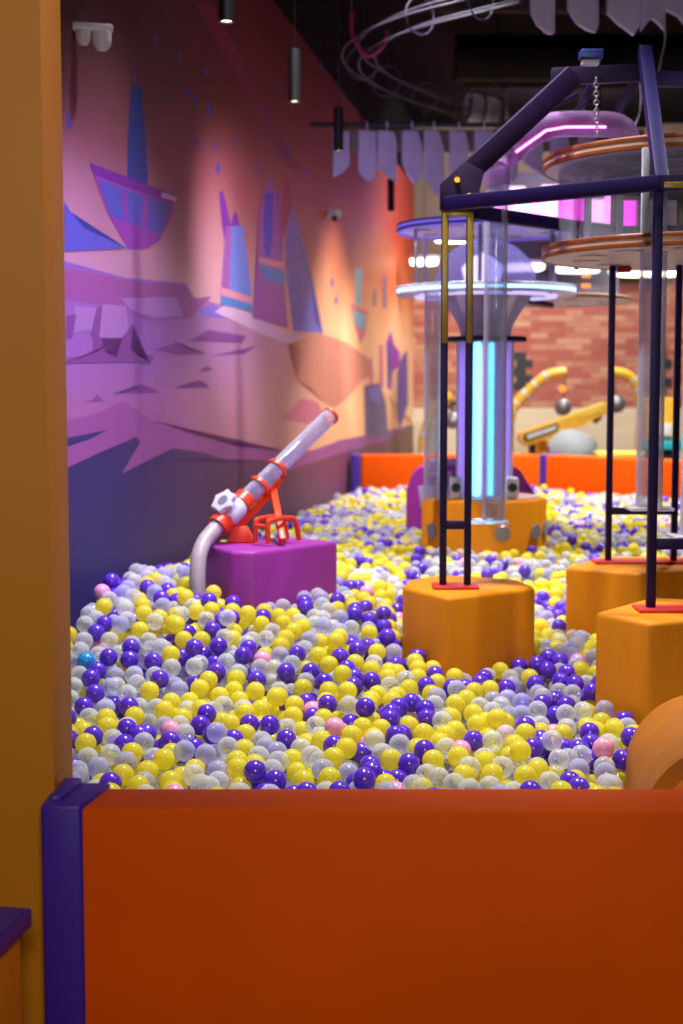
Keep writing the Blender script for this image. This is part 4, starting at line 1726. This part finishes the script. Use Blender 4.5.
# glowing magenta screen high at the back
mg0, mg1 = at(494, 176, 17.6), at(636, 238, 17.6)
t = thing('light_panel', 'glowing magenta light wall high at the back behind the drum', 'light panel', ((mg0.x + mg1.x) / 2, 17.6, mg1.z))
mb = MB()
mb.box(((mg0.x + mg1.x) / 2, 17.65, (mg0.z + mg1.z) / 2), (mg1.x - mg0.x + .1, .06, mg0.z - mg1.z + .1), .01)
mb.build('frame', M['violet_metal'], t)
rr = random.Random(3)
nx = 9
for i in range(nx):
    xa = mg0.x + (mg1.x - mg0.x) * i / nx
    xb = mg0.x + (mg1.x - mg0.x) * (i + 1) / nx
    h = (mg0.z - mg1.z) * (.62 + .38 * rr.random())
    mb = MB()
    mb.box(((xa + xb) / 2, 17.61, mg1.z + h / 2), (xb - xa - .01, .03, h), .004)
    mb.build('light_tile', (M['magenta_led'], M['pink_white'], M['magenta_led'], M['pink_white'], M['magenta_led'], M['magenta_soft'], M['pink_white'], M['magenta_led'], M['magenta_soft'])[i], t)
mb = MB()
for f in (.1, .9):
    x = mg0.x + (mg1.x - mg0.x) * f
    mb.tube([Vector((x, 17.65, mg0.z)), Vector((x, 17.65, CEIL))], .012, 6)
mb.build('hanger', M['black'], t)

# ------------------------------------------------------------------ toy excavators behind the barrier
XD = 14.6


def flat(mbx, pts, d, th, bev=.012):
    T = Matrix.Translation((0, d + th, 0)) @ Matrix.Rotation(PI / 2, 4, 'X')
    mbx.prism(fpoly(pts, d), 0, th, bev, M4=T)


ex = thing('toy_excavator', 'yellow toy excavator with a slotted boom and white sack behind the angled barrier', 'toy excavator', (at(560, 450, XD).x, XD, 0))
mb = MB()
flat(mb, [(519, 441), (521, 433), (606, 402), (612, 405), (612, 411), (585, 425), (527, 447)], XD, .22)
bm_ = mb.build('boom', M['toy_yellow'], ex)
mb = MB()
flat(mb, [(523.5, 440), (524, 434), (556, 423.5), (559, 426), (557, 431), (528, 441.5)], XD - .012, .014, .004)
sl = mb.build('slot_frame', M['toy_dark'], bm_)
mb = MB()
flat(mb, [(526.5, 438.5), (527, 435), (555, 426), (557, 427.5), (555, 430), (529, 439.5)], XD - .02, .014, .003)
mb.build('slot', M['toy_white'], sl)
mb = MB()
flat(mb, [(578, 416), (603, 408), (603, 411), (579, 419)], XD - .012, .014, .003)
mb.build('stripe', M['pale_yellow'], bm_)
mb = MB()
flat(mb, [(594, 421), (602, 416.5), (602, 418.5), (596, 424)], XD + .05, .1, .004)
flat(mb, [(530, 446), (536, 444), (536, 455), (530, 455)], XD + .04, .12, .004)
mb.build('hinge', M['toy_dark'], ex)
pb0 = at(545, 452, XD + .3)
mb = MB()
mb.box((pb0.x, XD + .35, (pb0.z) / 2), (.42, .4, pb0.z), .02)
mb.box((pb0.x, XD + .35, pb0.z + .05), (.16, .2, .16), .02)
mb.build('pedestal', M['toy_yellow'], ex)
mb = MB()
sp_ = at(572, 446, XD - .1)
prof = [(.0001, -.14), (.20, -.14), (.235, -.06), (.23, .02), (.19, .09), (.10, .155), (.0001, .17)]
mb.lathe(prof, sp_, 28, M4=Matrix.Diagonal((1.05, .8, 1, 1)))
for v_ in mb.bm.verts:
    v_.co += Vector((1, .6, .8)) * .035 * noise.noise(v_.co * 7)
mb.build('sack', M['sack'], ex)
mb = MB()
mb.box((sp_.x, XD - .1, (sp_.z - .14) / 2), (.3, .2, sp_.z - .14), .02)
mb.build('sack_stand', M['toy_yellow'], ex)


def crane(pts, hook, ball, d, label):
    t = thing('toy_crane', label, 'toy crane', (at(*pts[0], d).x, d, 0), 'toy cranes with wrecking balls')
    pw = [at(x, y, d) for x, y in pts]
    base = Vector((pw[0].x, d, 0))
    mb = MB()
    mb.tube([base] + spline(pw, 6), .055, 12)
    arm = mb.build('arm', M['toy_yellow'], t)
    sp2 = spline(pw, 6)
    for i in range(3, len(sp2) - 6, 4):
        mb = MB()
        mb.tube([sp2[i], sp2[i].lerp(sp2[i + 1], .9)], .058, 12)
        mb.build('white_band', M['toy_white'], arm)
    tip = pw[-1]
    bc = at(*ball, d)
    mb = MB()
    mb.tube([tip, bc], .006, 6)
    mb.build('cable', M['toy_dark'], t)
    mb = MB()
    mb.sphere(bc, .095)
    mb.build('wrecking_ball', M['grey_metal'], t)
    if hook:
        mb = MB()
        mb.sphere(at(*hook, d), .03)
        mb.build('hook_lamp', M['amber_lamp'], t)
    return t


crane([(509, 440), (511, 415), (518, 402), (532, 388), (547, 376), (566, 372)], (562.5, 389), (563, 407), 15.6, 'yellow toy crane with white bands beside the cyan light column')
crane([(640, 440), (642, 410), (637, 388), (628, 376), (613, 372)], None, (617, 404), 15.6, 'yellow toy crane whose arm bends between the two posts')
crane([(424, 470), (424, 440), (430, 418), (440, 402), (452, 396)], None, (453, 420), 15.6, 'yellow toy crane seen between the mural wall end and the ladder post')
t = thing('toy_machine', 'tall yellow toy machine with teal and black base between the posts', 'toy machine', (at(662, 430, 13.9).x, 13.9, 0))
c = at(664, 430, 13.9)
mb = MB()
za, zb2 = at(664, 440, 13.9).z, at(664, 398, 13.9).z
mb.box((c.x, 14.1, (za + zb2) / 2), (.30, .4, zb2 - za), .02)
mb.build('body', M['toy_yellow'], t)
mb = MB()
mb.box((c.x, 13.88, za + .10), (.14, .03, .12), .008)
mb.build('screen', M['toy_white'], t)
mb = MB()
mb.box((c.x + .02, 14.08, za - .05), (.36, .46, .09), .01)
mb.build('ledge', M['teal'], t)
mb = MB()
mb.box((c.x, 14.1, (za - .1) / 2), (.30, .42, za - .1), .01)
mb.build('base', M['toy_dark'], t)
# low counter behind the angled barrier
zc = at(620, 452, 14.0).z
mb = MB()
t = thing('play_counter', 'low counter with yellow and teal edge behind the angled barrier', 'counter', (at(625, 452, 14.0).x, 14.0, 0))
xa, xb = at(597, 452, 14).x, at(643, 452, 14).x
mb.box(((xa + xb) / 2, 14.05, (zc - .05) / 2), (xb - xa, .2, zc - .05), .01)
mb.build('body', M['teal'], t)
mb = MB()
mb.box(((xa + xb) / 2, 14.05, zc - .02), (xb - xa + .02, .24, .05), .008)
mb.build('top', M['pale_yellow'], t)

# ------------------------------------------------------------------ light


def area(loc, target, size, energy, col, size_y=None):
    l = bpy.data.lights.new('area', 'AREA')
    l.energy = energy
    l.color = col
    l.size = size
    if size_y:
        l.shape = 'RECTANGLE'
        l.size_y = size_y
    o = bpy.data.objects.new('area', l)
    COL.objects.link(o)
    o.location = loc
    o.rotation_euler = (Vector(target) - Vector(loc)).to_track_quat('-Z', 'Y').to_euler()
    return o


def spot(loc, target, energy, col, ang_, blend=.7, soft=.1):
    l = bpy.data.lights.new('spot', 'SPOT')
    l.energy = energy
    l.color = col
    l.spot_size = math.radians(ang_)
    l.spot_blend = blend
    l.shadow_soft_size = soft
    o = bpy.data.objects.new('spot', l)
    COL.objects.link(o)
    o.location = loc
    o.rotation_euler = (Vector(target) - Vector(loc)).to_track_quat('-Z', 'Y').to_euler()
    return o


for (x, y_, tx_, ty_, e_, c_, a_) in ((.0, 5.2, .1, 5.35, 300, (1, .99, 1), 62), (.2, 5.1, .45, 5.35, 260, (1, .98, 1), 56), (-.05, 6.1, .0, 5.9, 320, (1, .98, 1), 64), (2.75, 5.0, 1.1, 5.0, 260, (1, .98, 1), 54), (.3, 5.9, .55, 5.6, 200, (1, .98, 1), 50),
                                    (.0, 7.7, .75, 8.1, 760, (1, .97, .96), 62), (2.3, 8.3, 2.1, 8.4, 760, (1, .97, .95), 72), (1.3, 11.9, 1.3, 11.9, 1150, (1, .96, .90), 80), (2.6, 11.7, 2.6, 11.7, 1000, (1, .96, .90), 80)):
    spot((x, y_, 4.62), (tx_, ty_, 0), e_, c_, a_, .6, .05)
area((.3, -1.2, 2.5), (.2, 3.3, .5), .7, 90, (1, .9, .8))
area((2.6, 15.6, 4.5), (2.4, 17.8, 1.4), .8, 200, (1, .95, .9))
spot((2.3, 10.7, 4.5), (2.5, 15.4, 1.0), 880, (1, .95, .88), 50, .9)  # fill spot added to brighten the toys, no fitting there
spot((1.9, 3.9, 3.4), (-.68, 3.5, 2.0), 180, (.88, .78, 1), 46, .8)  # fill spot added for the pit side of the pillar
spot((.6, 4.3, 3.0), on_wall(110, 400), 300, (.58, .36, 1), 52, 1.0)
spot((.5, 6.2, 3.1), on_wall(245, 300), 380, (.88, .68, 1), 44, 1.0)
spot((1.1, 10.6, 2.3), on_wall(376, 385), 400, (1, .87, .76), 46, .7)
spot((-.15, 7.9, 2.0), (.75, 10.1, 3.1), 75, (.56, .44, 1), 64, 1.0)

# the floor lies lower than the first ball rows: everything that stands on it reaches down to it
FLOOR = -.14
bpy.context.view_layer.update()
done = set()
for o in SC.objects:
    if o.type != 'MESH' or o.data.name in done or o.name.startswith(('pit_balls', 'ball')):
        continue
    done.add(o.data.name)
    zo = o.matrix_world.translation.z
    for v in o.data.vertices:
        if v.co.z + zo < .045:
            v.co.z += FLOOR

w = bpy.data.worlds.new('world')
SC.world = w
w.use_nodes = True
w.node_tree.nodes['Background'].inputs[0].default_value = (.75, .7, 1, 1)
w.node_tree.nodes['Background'].inputs[1].default_value = .05

SC.view_settings.view_transform = 'Standard'
SC.view_settings.look = 'None'
SC.view_settings.gamma = 1
SC.view_settings.exposure = 0
SC.view_settings.use_curve_mapping = False
SC.cycles.use_denoising = True
SC.cycles.transparent_max_bounces = 24
SC.cycles.max_bounces = 8
SC.cycles.sample_clamp_indirect = 6
SC.cycles.caustics_reflective = False
SC.cycles.caustics_refractive = False
